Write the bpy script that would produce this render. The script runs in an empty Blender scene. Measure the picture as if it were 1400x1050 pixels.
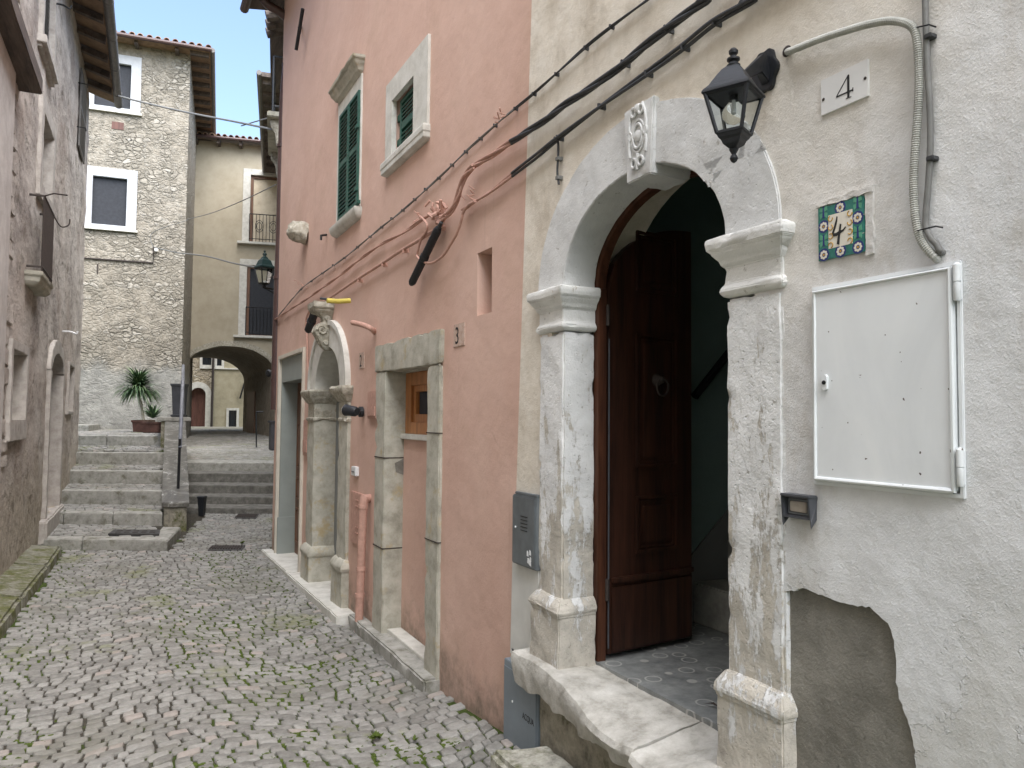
import bpy, bmesh, math, random
from mathutils import Vector, noise, Matrix
from mathutils.geometry import tessellate_polygon
R = math.radians
random.seed(7)
S = bpy.context.scene

# ------------------------------------------------------------------ camera
CAM = Vector((-1.8, 0.0, 1.62)); YAW, PITCH, ROLL, FPX = 26.9, 2.6, 0.5, 1040.0
_y, _p, _r = R(YAW), R(PITCH), R(ROLL)
FW = Vector((math.sin(_y)*math.cos(_p), math.cos(_y)*math.cos(_p), math.sin(_p)))
_rt = Vector((math.cos(_y), -math.sin(_y), 0)); _up = _rt.cross(FW)
RT = math.cos(_r)*_rt + math.sin(_r)*_up
UP = -math.sin(_r)*_rt + math.cos(_r)*_up
cd = bpy.data.cameras.new('camera'); cam = bpy.data.objects.new('camera', cd)
S.collection.objects.link(cam); S.camera = cam
cd.sensor_width = 36; cd.lens = FPX/1400*36; cd.clip_start = 0.05; cd.clip_end = 2000
m3 = Matrix((RT, UP, -FW)).transposed(); cam.matrix_world = Matrix.Translation(CAM) @ m3.to_4x4()

# ------------------------------------------------------------------ sky and sun
SUN_EL, SUN_AZ = 60, 172         # azimuth from +Y towards +X: a high hazy sun behind the camera, a little to the left
w = bpy.data.worlds.new('World'); S.world = w; w.use_nodes = True
nt = w.node_tree; bg = nt.nodes['Background']
sky = nt.nodes.new('ShaderNodeTexSky'); sky.sky_type = 'NISHITA'; sky.sun_disc = False
sky.sun_elevation = R(SUN_EL); sky.sun_rotation = R(SUN_AZ); sky.air_density = 1.0; sky.dust_density = 2.2; sky.ozone_density = 1.0
nt.links.new(sky.outputs[0], bg.inputs[0]); bg.inputs[1].default_value = 0.125
sd = bpy.data.lights.new('sun', 'SUN'); sun = bpy.data.objects.new('sun', sd); S.collection.objects.link(sun)
sd.energy = 3.2; sd.angle = R(80); sd.color = (1, .985, .965)
sdir = Vector((math.sin(R(SUN_AZ))*math.cos(R(SUN_EL)), math.cos(R(SUN_AZ))*math.cos(R(SUN_EL)), math.sin(R(SUN_EL))))
sun.rotation_euler = (-sdir).to_track_quat('-Z', 'Y').to_euler(); sun.location = (8, 12, 25)
S.view_settings.view_transform = 'Standard'; S.view_settings.look = 'None'; S.view_settings.gamma = 1
S.view_settings.exposure = 1.72
S.render.engine = 'CYCLES'
S.cycles.max_bounces = 8; S.cycles.diffuse_bounces = 5; S.cycles.glossy_bounces = 3; S.cycles.transmission_bounces = 6; S.cycles.transparent_max_bounces = 8

# ------------------------------------------------------------------ node helpers
class NT:
    def __init__(s, name):
        s.m = bpy.data.materials.new(name); s.m.use_nodes = True
        s.t = s.m.node_tree; s.b = s.t.nodes['Principled BSDF']
        s.pos = s.t.nodes.new('ShaderNodeNewGeometry').outputs['Position']
        s.h = None
    def n(s, ty): return s.t.nodes.new('ShaderNode'+ty)
    def put(s, sock, v):
        if isinstance(v, bpy.types.NodeSocket): s.t.links.new(v, sock)
        elif isinstance(v, (tuple, list)) and len(v) == 3 and sock.type == 'RGBA': sock.default_value = (*v, 1)
        else: sock.default_value = v
    def vec(s, sc=(1, 1, 1), rot=(0, 0, 0)):
        m = s.n('Mapping'); s.put(m.inputs[0], s.pos); m.inputs['Scale'].default_value = sc; m.inputs['Rotation'].default_value = rot
        return m.outputs[0]
    def noise(s, scale, detail=4, rough=.55, vec=None, dist=0):
        k = s.n('TexNoise'); s.put(k.inputs['Vector'], vec or s.pos); k.inputs['Scale'].default_value = scale
        k.inputs['Detail'].default_value = detail; k.inputs['Roughness'].default_value = rough; k.inputs['Distortion'].default_value = dist
        return k.outputs[0]
    def warp(s, scale, amt, vec=None):
        k = s.n('TexNoise'); s.put(k.inputs['Vector'], vec or s.pos); k.inputs['Scale'].default_value = scale; k.inputs['Detail'].default_value = 2
        a = s.n('VectorMath'); a.operation = 'SUBTRACT'; s.put(a.inputs[0], k.outputs['Color']); a.inputs[1].default_value = (.5, .5, .5)
        b = s.n('VectorMath'); b.operation = 'SCALE'; s.put(b.inputs[0], a.outputs[0]); b.inputs['Scale'].default_value = amt
        c = s.n('VectorMath'); c.operation = 'ADD'; s.put(c.inputs[0], vec or s.pos); s.put(c.inputs[1], b.outputs[0])
        return c.outputs[0]
    def voro(s, scale, feat='F1', vec=None, rnd=1):
        k = s.n('TexVoronoi'); k.feature = feat; s.put(k.inputs['Vector'], vec or s.pos); k.inputs['Scale'].default_value = scale
        k.inputs['Randomness'].default_value = rnd
        return k
    def map(s, v, a, b, c=0., d=1.):
        k = s.n('MapRange'); k.interpolation_type = 'SMOOTHSTEP'; s.put(k.inputs[0], v)
        for i, x in enumerate((a, b, c, d)): k.inputs[i+1].default_value = x
        return k.outputs[0]
    def math(s, op, a, b=0.):
        k = s.n('Math'); k.operation = op; s.put(k.inputs[0], a); s.put(k.inputs[1], b); return k.outputs[0]
    def mix(s, f, a, b, mode='MIX'):
        k = s.n('Mix'); k.data_type = 'RGBA'; k.blend_type = mode
        s.put(k.inputs[0], f); s.put(k.inputs[6], a); s.put(k.inputs[7], b); return k.outputs[2]
    def ramp(s, f, stops):
        k = s.n('ValToRGB'); s.put(k.inputs[0], f); e = k.color_ramp.elements
        while len(e) < len(stops): e.new(.5)
        for el, (p, c) in zip(e, stops): el.position = p; el.color = (*c, 1)
        return k.outputs[0]
    def xyz(s):
        k = s.n('SeparateXYZ'); s.put(k.inputs[0], s.pos); return k.outputs
    def island(s):
        return s.n('NewGeometry').outputs['Random Per Island']
    def bump(s, height, strength=.5, dist=.01):
        k = s.n('Bump'); k.inputs['Strength'].default_value = strength; k.inputs['Distance'].default_value = dist
        s.put(k.inputs['Height'], height)
        if s.h is not None: s.put(k.inputs['Normal'], s.h)
        s.h = k.outputs[0]
    def done(s, col, rough=.9, spec=.25, metal=0):
        s.put(s.b.inputs['Base Color'], col); s.put(s.b.inputs['Roughness'], rough)
        s.b.inputs['Specular IOR Level'].default_value = spec; s.b.inputs['Metallic'].default_value = metal
        if s.h is not None: s.put(s.b.inputs['Normal'], s.h)
        return s.m

def simple(name, c, rough=.6, var=.12, scale=30, spec=.3, metal=0, bump=.15, c2=None):
    t = NT(name); n = t.noise(scale, 5, .6)
    d = c2 or tuple(x*(1-3*var) for x in c)
    col = t.ramp(n, [(.3, d), (.65, c)])
    if bump: t.bump(t.noise(scale*5, 3), bump, .002)
    return t.done(col, rough, spec, metal)

def m_cream():
    t = NT('cream_plaster'); x, y, z = t.xyz()
    big = t.noise(.9, 5, .6, dist=.5); mid = t.noise(4.5, 6, .65)
    warm = t.ramp(mid, [(.25, (.53, .47, .38)), (.5, (.68, .625, .53)), (.75, (.76, .715, .63))])
    cool = t.ramp(mid, [(.25, (.57, .575, .565)), (.5, (.69, .70, .70)), (.8, (.76, .77, .775))])
    g = t.math('ADD', t.math('MULTIPLY', z, .55), t.math('MULTIPLY', y, .42))
    g = t.math('ADD', g, t.math('MULTIPLY', big, .9))
    f = t.map(g, 2.0, 2.75)
    col = t.mix(f, cool, warm)
    dirt = t.map(t.noise(2.3, 8, .7, t.vec((1, 1, .35))), .53, .72)
    col = t.mix(t.math('MULTIPLY', dirt, .5), col, (.40, .35, .28))
    sp = t.map(t.noise(22, 6, .75), .68, .76); col = t.mix(t.math('MULTIPLY', sp, .6), col, (.30, .26, .2))
    low = t.map(z, 1.5, .2); col = t.mix(t.math('MULTIPLY', t.math('MULTIPLY', low, t.map(t.noise(3, 6, .7), .42, .62)), .75), col, (.44, .42, .37))
    fl_ = t.math('MULTIPLY', t.map(t.noise(2.1, 7, .68), .515, .522), t.map(z, 1.35, 1.0))
    col = t.mix(t.math('MULTIPLY', fl_, .22), col, (.52, .50, .44)); t.bump(t.math('MULTIPLY', fl_, -1.), .8, .003)
    cr = t.voro(1.3, 'DISTANCE_TO_EDGE', t.warp(4, .35)).outputs['Distance']
    cf = t.math('MULTIPLY', t.map(cr, .006, .001), t.map(t.noise(1.2, 3), .70, .76)); col = t.mix(t.math('MULTIPLY', cf, .5), col, (.25, .22, .18)); t.bump(t.math('MULTIPLY', cf, -1.), .6, .002)
    t.bump(t.noise(5, 3, .5), .55, .03)
    wv = t.warp(8, .012)
    t.bump(t.noise(46, 7, .74, wv), .5, .006)
    t.bump(t.map(t.noise(150, 3, .6), .45, .7), .35, .002)
    return t.done(col, .93, .2)

def m_pink():
    t = NT('pink_plaster'); x, y, z = t.xyz()
    a = t.noise(1.1, 5, .6); st = t.noise(3, 5, .6, t.vec((1, 1, .12)))
    col = t.ramp(a, [(.3, (.53, .345, .275)), (.52, (.59, .40, .325)), (.75, (.64, .45, .37))])
    col = t.mix(t.math('MULTIPLY', t.map(st, .45, .75), .4), col, (.60, .42, .34))
    brown = t.map(t.noise(1.4, 4, .6), .5, .66)
    col = t.mix(t.math('MULTIPLY', brown, .28), col, (.45, .31, .225))
    up = t.map(z, 1.5, 5.0); col = t.mix(t.math('MULTIPLY', up, .30), col, (.60, .425, .345))
    low = t.map(t.math('ADD', z, t.math('MULTIPLY', t.noise(5, 6, .7), .9)), .75, .28)
    col = t.mix(t.math('MULTIPLY', low, .85), col, t.ramp(t.noise(18, 6, .7), [(.35, (.10, .095, .07)), (.65, (.33, .25, .2))]))
    grime = t.map(t.noise(9, 8, .75), .62, .74); col = t.mix(t.math('MULTIPLY', grime, .35), col, (.38, .25, .19))
    cr = t.voro(.9, 'DISTANCE_TO_EDGE', t.warp(3, .4)).outputs['Distance']
    cf = t.math('MULTIPLY', t.map(cr, .005, .001), t.map(t.noise(.9, 3), .66, .72)); col = t.mix(t.math('MULTIPLY', cf, .4), col, (.25, .16, .12))
    rain = t.map(t.noise(9, 6, .7, t.vec((1, 1, .06))), .56, .74); col = t.mix(t.math('MULTIPLY', rain, .3), col, (.44, .30, .24))
    t.bump(t.noise(2.5, 3), .5, .03); t.bump(t.noise(60, 5, .6), .4, .003); t.bump(t.noise(16, 4, .6), .3, .006)
    return t.done(col, .88, .25)

def m_limestone(name='painted_limestone', paint=(.76, .76, .73), stone=(.52, .47, .38), amt=.5, lo=.0, hi=1.4, pit=1., scale=1.):
    """stone whose thin white limewash is worn away more the lower it stands"""
    t = NT(name); x, y, z = t.xyz()
    st = t.ramp(t.noise(7*scale, 7, .7), [(.3, tuple(c*.6 for c in stone)), (.5, stone), (.72, tuple(min(1, c*1.25) for c in stone))])
    pt = t.ramp(t.noise(5*scale, 5, .6), [(.3, tuple(c*.8 for c in paint)), (.6, paint)])
    wear = t.math('ADD', t.noise(11*scale, 8, .72, t.vec((1, 1, .3))), t.map(z, lo, hi, .13, -.12)); wear = t.math('ADD', wear, t.math('MULTIPLY', t.math('SUBTRACT', t.noise(55, 5, .7), .5), .22))
    f = t.map(wear, .55-.06*amt, .62-.06*amt)
    col = t.mix(f, pt, st)
    col = t.mix(t.math('MULTIPLY', t.map(t.noise(30*scale, 5, .7), .62, .7), .6), col, (.2, .18, .14))
    t.bump(t.math('MULTIPLY', f, -1.), .6, .004)
    t.bump(t.noise(14*scale, 6, .7), .6*pit, .012)
    v = t.voro(48*scale, vec=t.warp(20, .03)).outputs['Distance']
    t.bump(t.map(v, .05, .22), .45*pit, .004); t.bump(t.noise(120, 4, .6), .4, .002)
    return t.done(col, .88, .25)

def m_stone(name, a, b, c, sc=1., bump=1., stain=None, z0=None):
    t = NT(name)
    n = t.noise(5*sc, 8, .7); col = t.ramp(n, [(.28, a), (.5, b), (.72, c)])
    if stain: col = t.mix(t.map(t.noise(3*sc, 7, .7), *stain[1]), col, stain[0])
    t.bump(t.noise(9*sc, 7, .7), .6*bump, .015/sc); t.bump(t.noise(90*sc, 4, .6), .5*bump, .002)
    return t.done(col, .9, .25)

def m_rubble(name, cols, mortar, scale=4.5, squash=1.8, depth=.05, cover=None, cover_thr=(.5, .6), low=None):
    t = NT(name); x, y, z = t.xyz()
    v = t.warp(2.2, .35, t.vec((1, 1, squash))); v = t.warp(9, .07, v)
    e = t.voro(scale, 'DISTANCE_TO_EDGE', v).outputs['Distance']
    cc = t.voro(scale, 'F1', v).outputs['Color']
    f = t.n('SeparateColor'); t.put(f.inputs[0], cc)
    tone = t.math('ADD', t.math('MULTIPLY', f.outputs[0], .55), t.math('MULTIPLY', t.noise(14, 7, .7), .55))
    st = t.ramp(tone, [(.2, cols[0]), (.45, cols[1]), (.7, cols[2]), (.9, cols[3])])
    joint = t.math('ADD', e, t.math('MULTIPLY', t.math('SUBTRACT', t.noise(16, 6, .7), .5), .22))
    jm = t.map(joint, .02, .11)
    col = t.mix(jm, mortar, st)
    col = t.mix(t.math('MULTIPLY', t.map(joint, .035, .0), t.map(t.noise(1.3, 4), .35, .6)), col, (.06, .055, .05))
    h = t.map(joint, -.02, .2)
    if cover:
        cn = t.math('ADD', t.noise(1.1, 9, .72), t.math('MULTIPLY', t.noise(9, 6, .7), .12))
        cf = t.map(cn, cover_thr[0]+.06, cover_thr[1]+.06)
        cc2 = t.ramp(t.noise(6, 8, .75), [(.3, cover[0]), (.5, cover[1]), (.7, cover[2])])
        col = t.mix(cf, col, cc2)
        h = t.math('MULTIPLY', h, t.map(cf, 0, 1, 1, .25))
    if low:
        lf = t.map(t.math('ADD', z, t.math('MULTIPLY', t.noise(1.5, 5), 1.2)), low[0], low[1])
        col = t.mix(lf, col, t.ramp(t.noise(3, 9, .72), [(.3, low[2]), (.6, low[3])]))
        h = t.math('MULTIPLY', h, t.map(lf, 0, 1, 1, .2))
    t.bump(h, 1., depth); t.bump(t.noise(13, 8, .75), .8, depth*.8); t.bump(t.noise(50, 6, .7), .6, .012)
    return t.done(col, .95, .15)

def m_rough_plaster(name, tones, bump=1.):
    """old roughcast: knobbly, streaked, with patches fallen off to stones"""
    t = NT(name); x, y, z = t.xyz()
    a = t.noise(1.6, 8, .72, t.vec((1, .55, 1))); b = t.noise(9, 9, .8, t.vec((1, .35, 1)))
    mixn = t.math('ADD', t.math('MULTIPLY', a, .62), t.math('MULTIPLY', b, .38))
    col = t.ramp(mixn, [(.34, tones[0]), (.44, tones[1]), (.51, tones[2]), (.58, tones[3]), (.66, tones[4])])
    red = t.map(t.noise(.55, 5, .6), .48, .64); col = t.mix(t.math('MULTIPLY', red, .35), col, (.42, .33, .27))
    v = t.voro(9, 'F1', t.warp(5, .15)); hole = t.map(t.noise(2.4, 9, .8, t.vec((1, .5, 1))), .55, .63)
    stc = t.ramp(t.noise(20, 5, .7), [(.3, (.20, .175, .15)), (.65, (.58, .52, .43))])
    col = t.mix(t.math('MULTIPLY', hole, .6), col, stc)
    blk = t.map(t.noise(9, 9, .82, t.vec((1, .4, 1))), .60, .68); col = t.mix(t.math('MULTIPLY', blk, .7), col, (.05, .045, .04))
    lowf = t.map(t.math('ADD', z, t.math('MULTIPLY', t.noise(2.5, 6, .7), 1.6)), 2.3, 1.1)
    col = t.mix(t.math('MULTIPLY', lowf, .7), col, t.ramp(t.noise(9, 8, .75), [(.32, (.20, .17, .135)), (.5, (.45, .39, .30)), (.68, (.66, .58, .46))]))
    t.bump(t.math('MULTIPLY', hole, t.map(v.outputs['Distance'], .6, .0)), bump, .06)
    t.bump(t.math('MULTIPLY', hole, -1.), .8*bump, .03)
    t.bump(t.noise(7, 9, .76, t.vec((1, .6, 1))), bump, .07); t.bump(t.noise(32, 6, .72), .7*bump, .012)
    return t.done(col, .97, .1)

def m_cobble():
    t = NT('limestone_setts'); i = t.island(); x, y, z = t.xyz()
    n = t.noise(28, 7, .75)
    tone = t.math('ADD', t.math('MULTIPLY', i, .24), t.math('MULTIPLY', n, .74))
    col = t.ramp(tone, [(.16, (.085, .082, .072)), (.38, (.175, .17, .155)), (.55, (.265, .26, .24)), (.8, (.40, .395, .37))])
    col = t.mix(t.math('MULTIPLY', t.map(i, .93, .96), .35), col, (.33, .25, .21))
    big = t.noise(.8, 6, .65); col = t.mix(t.math('MULTIPLY', t.map(big, .5, .66), .45), col, (.15, .145, .11))
    mo = t.map(t.math('ADD', t.noise(1.0, 5, .6), t.math('MULTIPLY', t.noise(12, 6, .7), .35)), .75, .86)
    col = t.mix(t.math('MULTIPLY', mo, .6), col, (.16, .175, .06))
    t.bump(t.noise(60, 6, .75), .7, .006); t.bump(t.noise(200, 3), .4, .0015)
    return t.done(col, t.map(n, .3, .7, .62, .85), .35)

def m_joint():
    t = NT('sett_joint_earth'); x, y, z = t.xyz()
    col = t.ramp(t.noise(25, 6, .7), [(.3, (.035, .032, .026)), (.7, (.095, .086, .07))])
    wall = t.math('MULTIPLY', t.map(x, -1.7, -.75), t.map(y, 11.5, 8.5)); left = t.map(x, -2.05, -2.5)
    zone = t.math('MAXIMUM', wall, left)
    mo = t.map(t.math('ADD', t.noise(1.6, 6, .65), t.math('MULTIPLY', zone, .24)), .54, .63)
    col = t.mix(mo, col, t.ramp(t.noise(40, 5, .7), [(.3, (.03, .048, .012)), (.7, (.085, .115, .03))]))
    t.bump(t.noise(70, 5, .7), 1, .01)
    return t.done(col, .97, .1)

def m_wood(name, a, b, rough=.45, scale=1., axis=(1, 1, .06)):
    t = NT(name)
    v = t.warp(3, .02, t.vec(axis))
    n = t.noise(26*scale, 6, .6, v, .4); g = t.noise(160*scale, 3, .6, v)
    col = t.ramp(t.math('ADD', t.math('MULTIPLY', n, .75), t.math('MULTIPLY', g, .25)), [(.36, a), (.62, b)])
    t.bump(g, .25, .001)
    return t.done(col, rough, .4)

def m_moss(name='mossy_stone', g=.5, base=(.30, .29, .25)):
    t = NT(name)
    st = t.ramp(t.noise(14, 8, .75), [(.3, tuple(c*.45 for c in base)), (.5, base), (.72, tuple(c*1.5 for c in base))])
    mo = t.ramp(t.noise(30, 6, .7), [(.3, (.055, .06, .022)), (.7, (.17, .175, .07))])
    col = t.mix(t.map(t.noise(3.5, 8, .7), g-.1, g+.1), mo, st)
    t.bump(t.noise(12, 8, .7), .7, .02); t.bump(t.noise(110, 5, .7), .7, .004)
    return t.done(col, .95, .15)

def m_tiles():
    t = NT('roof_tile_clay'); i = t.island()
    col = t.ramp(t.math('ADD', t.math('MULTIPLY', i, .6), t.math('MULTIPLY', t.noise(9, 6, .7), .4)), [(.2, (.12, .09, .07)), (.5, (.27, .17, .12)), (.8, (.38, .27, .19))])
    t.bump(t.noise(40, 5), .5, .008); return t.done(col, .92, .15)

def m_floor():
    t = NT('hall_floor_tiles'); v = t.voro(9, 'F1', None, .55).outputs['Distance']
    ring = t.math('MULTIPLY', t.map(v, .27, .30), t.map(v, .37, .33))
    col = t.ramp(t.noise(10, 6, .7), [(.3, (.13, .14, .14)), (.7, (.30, .31, .30))])
    col = t.mix(t.math('MULTIPLY', ring, .7), col, (.5, .5, .47))
    t.bump(t.noise(30, 5), .3, .004); return t.done(col, .45, .4)

def m_marble():
    t = NT('worn_grey_marble'); n = t.noise(3.0, 8, .75, dist=2.2)
    col = t.ramp(n, [(.3, (.06, .056, .05)), (.52, (.12, .115, .10)), (.60, (.24, .235, .215)), (.66, (.66, .66, .64))])
    t.bump(t.noise(12, 6), .4, .01); return t.done(col, .35, .5)

def m_mortar():
    t = NT('bare_grey_render'); col = t.ramp(t.noise(5, 8, .7), [(.3, (.15, .143, .122)), (.5, (.22, .21, .182)), (.72, (.30, .287, .25))])
    v = t.voro(70, 'F1', t.warp(15, .02)); f = t.map(v.outputs['Distance'], .28, .16); sel = t.map(t.noise(45, 2), .55, .6)
    col = t.mix(t.math('MULTIPLY', f, t.math('MULTIPLY', sel, .35)), col, (.36, .34, .29))
    pit = t.map(t.noise(38, 5, .7), .66, .72); col = t.mix(t.math('MULTIPLY', pit, .8), col, (.05, .045, .035))
    t.bump(t.noise(8, 6, .7), .7, .02); t.bump(t.math('MULTIPLY', pit, -1.), .9, .006); t.bump(t.noise(110, 5, .7), .9, .004); return t.done(col, .95, .15)
MT = dict(
    cream=m_cream(), pink=m_pink(),
    lime=m_limestone(), lime_arch=m_limestone('painted_arch_stone', (.64, .645, .63), (.46, .45, .41), .7, .0, 1.4, .8),
    lime_worn=m_limestone('worn_jamb_stone', (.74, .745, .73), (.49, .46, .40), 1.0, .3, 2.1, 1.5),
    sill=m_stone('sill_stone', (.26, .245, .21), (.48, .465, .42), (.63, .615, .57), 1.9, 2.),
    grey_stone=m_stone('grey_limestone', (.26, .25, .20), (.42, .405, .34), (.54, .52, .45), 1.3, .6, ((.40, .33, .20), (.55, .7))),
    pale_stone=m_stone('pale_limestone', (.42, .41, .37), (.56, .55, .50), (.66, .65, .61), 1.3, .5),
    carved=m_stone('weathered_carved_stone', (.17, .155, .12), (.37, .345, .28), (.55, .52, .45), 4, .8),
    step=m_stone('stair_stone', (.16, .155, .135), (.31, .305, .275), (.42, .41, .375), 1.6, .6, ((.16, .155, .12), (.52, .68))),
    step_shade=m_stone('shade_toned_stair_stone', (.07, .068, .06), (.14, .135, .12), (.24, .23, .21), 1.6, .6),  # stair stone again, with the shade of the lower lane put into its colour
    mortar=m_mortar(),
    riser=m_moss('mossy_render', .42, (.27, .25, .20)), moss=m_moss('mossy_stone', .47, (.36, .35, .30)), kerbm=m_moss('green_kerb_stone', .49, (.21, .205, .165)), leftstone=m_stone('left_house_trim_stone', (.27, .245, .22), (.40, .37, .335), (.50, .47, .43), 1.5, .8),
    white_plaster=simple('smooth_white_render', (.62, .62, .58), .85, .05, 6),
    tower=m_rubble('rubble_limestone', [(.22, .20, .165), (.32, .295, .245), (.39, .36, .305), (.50, .475, .425)], (.29, .265, .215), 5.6, 1.6, .045,
                   ((.20, .18, .145), (.31, .28, .23), (.41, .38, .325)), (.42, .60), (3.9, 3.3, (.17, .168, .155), (.36, .355, .325))),
    backwall=m_rubble('old_rubble_wall', [(.2, .17, .12), (.36, .31, .23), (.45, .40, .31), (.55, .5, .42)], (.34, .29, .2), 4, 1.5, .05, ((.22, .19, .14), (.36, .31, .24), (.48, .43, .34)), (.46, .6)),
    left=m_rough_plaster('old_grey_roughcast', [(.20, .178, .16), (.41, .365, .33), (.57, .52, .47), (.68, .625, .57), (.77, .72, .65)]),
    left_near=m_stone('grey_lime_plaster', (.38, .35, .32), (.50, .47, .44), (.60, .57, .53), .6, .8),
    beige=m_stone('beige_old_plaster', (.48, .40, .29), (.62, .54, .41), (.69, .62, .49), .8, .5),
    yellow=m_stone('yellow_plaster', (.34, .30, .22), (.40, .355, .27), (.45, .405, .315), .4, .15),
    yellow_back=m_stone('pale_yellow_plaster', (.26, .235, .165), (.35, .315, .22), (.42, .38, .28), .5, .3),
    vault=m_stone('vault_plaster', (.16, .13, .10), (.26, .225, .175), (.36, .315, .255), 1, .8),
    teal=simple('dark_green_hall_plaster', (.20, .28, .265), .8, .05, 3), black=simple('black_iron', (.015, .016, .018), .45, .1, 40, .4),
    lampblack=simple('black_powder_coat', (.014, .016, .02), .5, .1, 60, .45, 0, .3),
    iron=simple('dark_rusty_iron', (.05, .04, .035), .7, .1, 50), brown=simple('brown_gutter_metal', (.075, .042, .038), .4, .1, 12, .5),
    gutter=simple('grey_brown_gutter', (.16, .15, .14), .5, .12, 12, .5), greenp=simple('green_shutter_paint', (.012, .085, .06), .42, .1, 20, .5),
    white=simple('white_paint', (.72, .73, .73), .45, .03, 9, .4), whitebox=None,
    greybox=simple('galvanised_grey_paint', (.17, .19, .20), .45, .12, 7, .4, .3), acqua=simple('blue_grey_paint', (.23, .27, .30), .5, .06, 5, .4, .2),
    doorwood=m_wood('dark_walnut_door', (.014, .006, .004), (.055, .021, .012)), framewood=m_wood('reddish_door_frame', (.035, .012, .006), (.105, .04, .02)),
    brownwood=m_wood('brown_door_wood', (.085, .04, .022), (.19, .095, .05), .5), pine=m_wood('varnished_pine', (.26, .10, .03), (.46, .20, .07), .35),
    oldred=m_wood('old_red_brown_door', (.07, .03, .025), (.17, .08, .06), .6), eavewood=m_wood('weathered_eave_timber', (.055, .045, .042), (.14, .11, .09), .8, .5, (1, .1, 1)),
    soffit=simple('eave_brick_soffit', (.30, .20, .13), .9, .14, 7), greytrim=simple('grey_green_paint', (.27, .295, .275), .6, .04, 5), beigetrim=simple('cream_trim_paint', (.58, .535, .45), .7, .05, 5),
    greyboard=simple('grey_panel_paint', (.20, .21, .205), .6, .04, 5), tiles=m_tiles(), floor=m_floor(), marble=m_marble(),
    plastic=simple('grey_corrugated_plastic', (.46, .46, .42), .5, .08, 20), cable=simple('grey_black_cable', (.055, .057, .06), .5, .1, 40), pinkp=simple('pink_painted_plastic', (.52, .31, .245), .6, .08, 30),
    greycable=simple('grey_cable_sheath', (.20, .20, .19), .55, .1, 20), yellowp=simple('yellow_plastic', (.60, .50, .10), .5, .06, 20), darkglass=simple('dark_window', (.035, .042, .055), .12, .05, 3, .6, 0, 0),
    whiteframe=m_stone('white_painted_frame', (.36, .375, .39), (.45, .465, .48), (.51, .525, .54), .8, .2), netting=simple('grey_window_netting', (.035, .038, .045), .7, .1, 15), pot=simple('brown_planter', (.13, .065, .05), .7, .12, 12), darkpot=simple('dark_grey_cabinet', (.055, .058, .065), .6, .1, 10),
    marbleplate=simple('white_marble_plaque', (.74, .74, .72), .35, .03, 8, .5), ink=simple('engraved_dark_letter', (.03, .03, .03), .7, .05, 20, .2, 0, 0), bulb=None, glass=None,
    leaf=None, number=m_stone('number_tile', (.36, .24, .19), (.50, .37, .30), (.56, .46, .40), 8, .6), mosaic=None, cobble=m_cobble(), joint=m_joint(),
    handrail=simple('bluish_grey_rail', (.20, .21, .24), .4, .1, 10, .5), bell=simple('dark_bell_housing', (.075, .08, .09), .45, .1, 20, .4), cardboard=simple('beige_bell_card', (.42, .38, .33), .8, .08, 30),
    grate=simple('cast_iron_cover', (.085, .083, .08), .65, .15, 25, .4, .3), hallstep=m_stone('hall_step_stone', (.2, .2, .18), (.34, .34, .31), (.44, .44, .4), 2, .4), blue=simple('navy_glaze', (.02, .035, .16), .2, .05, 30, .5, 0, 0),
    teal_glaze=simple('green_glaze', (.03, .20, .16), .2, .12, 60, .5, 0, 0), cream_glaze=simple('cream_glaze', (.74, .70, .60), .2, .04, 30, .5, 0, 0), gold_glaze=simple('ochre_glaze', (.50, .30, .06), .25, .08, 60, .5, 0, 0),
    leafglaze=simple('leaf_green_glaze', (.10, .36, .22), .2, .1, 60, .5, 0, 0), pebble=simple('pale_blue_paint', (.60, .64, .70), .7, .05, 5), brass=simple('dull_brass', (.30, .23, .12), .35, .1, 40, .5, .8),
)
def _wb():
    t = NT('white_enamel_cupboard'); x, y, z = t.xyz()
    n = t.noise(3, 6, .6, t.vec((1, 1, .5)), 1.); col = t.ramp(n, [(.3, (.66, .69, .70)), (.6, (.75, .78, .785)), (.8, (.80, .825, .82))])
    chips = t.map(t.noise(46, 2, .5), .735, .75); col = t.mix(chips, col, (.08, .06, .05))
    t.bump(t.noise(6, 4), .15, .01); t.bump(t.noise(90, 2, .5, t.vec((1, 1, .2))), .12, .001); return t.done(col, .38, .45)
MT['whitebox'] = _wb()
def _glass(name, c=(.9, .93, .93), rough=.02):
    t = NT(name); t.b.inputs['Transmission Weight'].default_value = 1; t.b.inputs['IOR'].default_value = 1.1
    return t.done(c, rough, .5)
MT['glass'] = _glass('lantern_glass'); MT['bulb'] = _glass('clear_bulb_glass', (.9, .9, .86), .05)
def _leaf():
    t = NT('sword_leaf_green'); i = t.island(); col = t.ramp(i, [(.1, (.035, .075, .035)), (.6, (.07, .13, .055)), (.95, (.14, .20, .09))]); return t.done(col, .5, .4)
MT['leaf'] = _leaf()
def _moss():
    t = NT('moss_green'); col = t.ramp(t.noise(60, 4), [(.3, (.035, .055, .012)), (.7, (.10, .135, .03))]); return t.done(col, .9, .1)
MT['mossgreen'] = _moss(); MT['lantgreen'] = simple('dark_green_lantern_paint', (.012, .035, .035), .45, .1, 20, .4)

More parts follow.
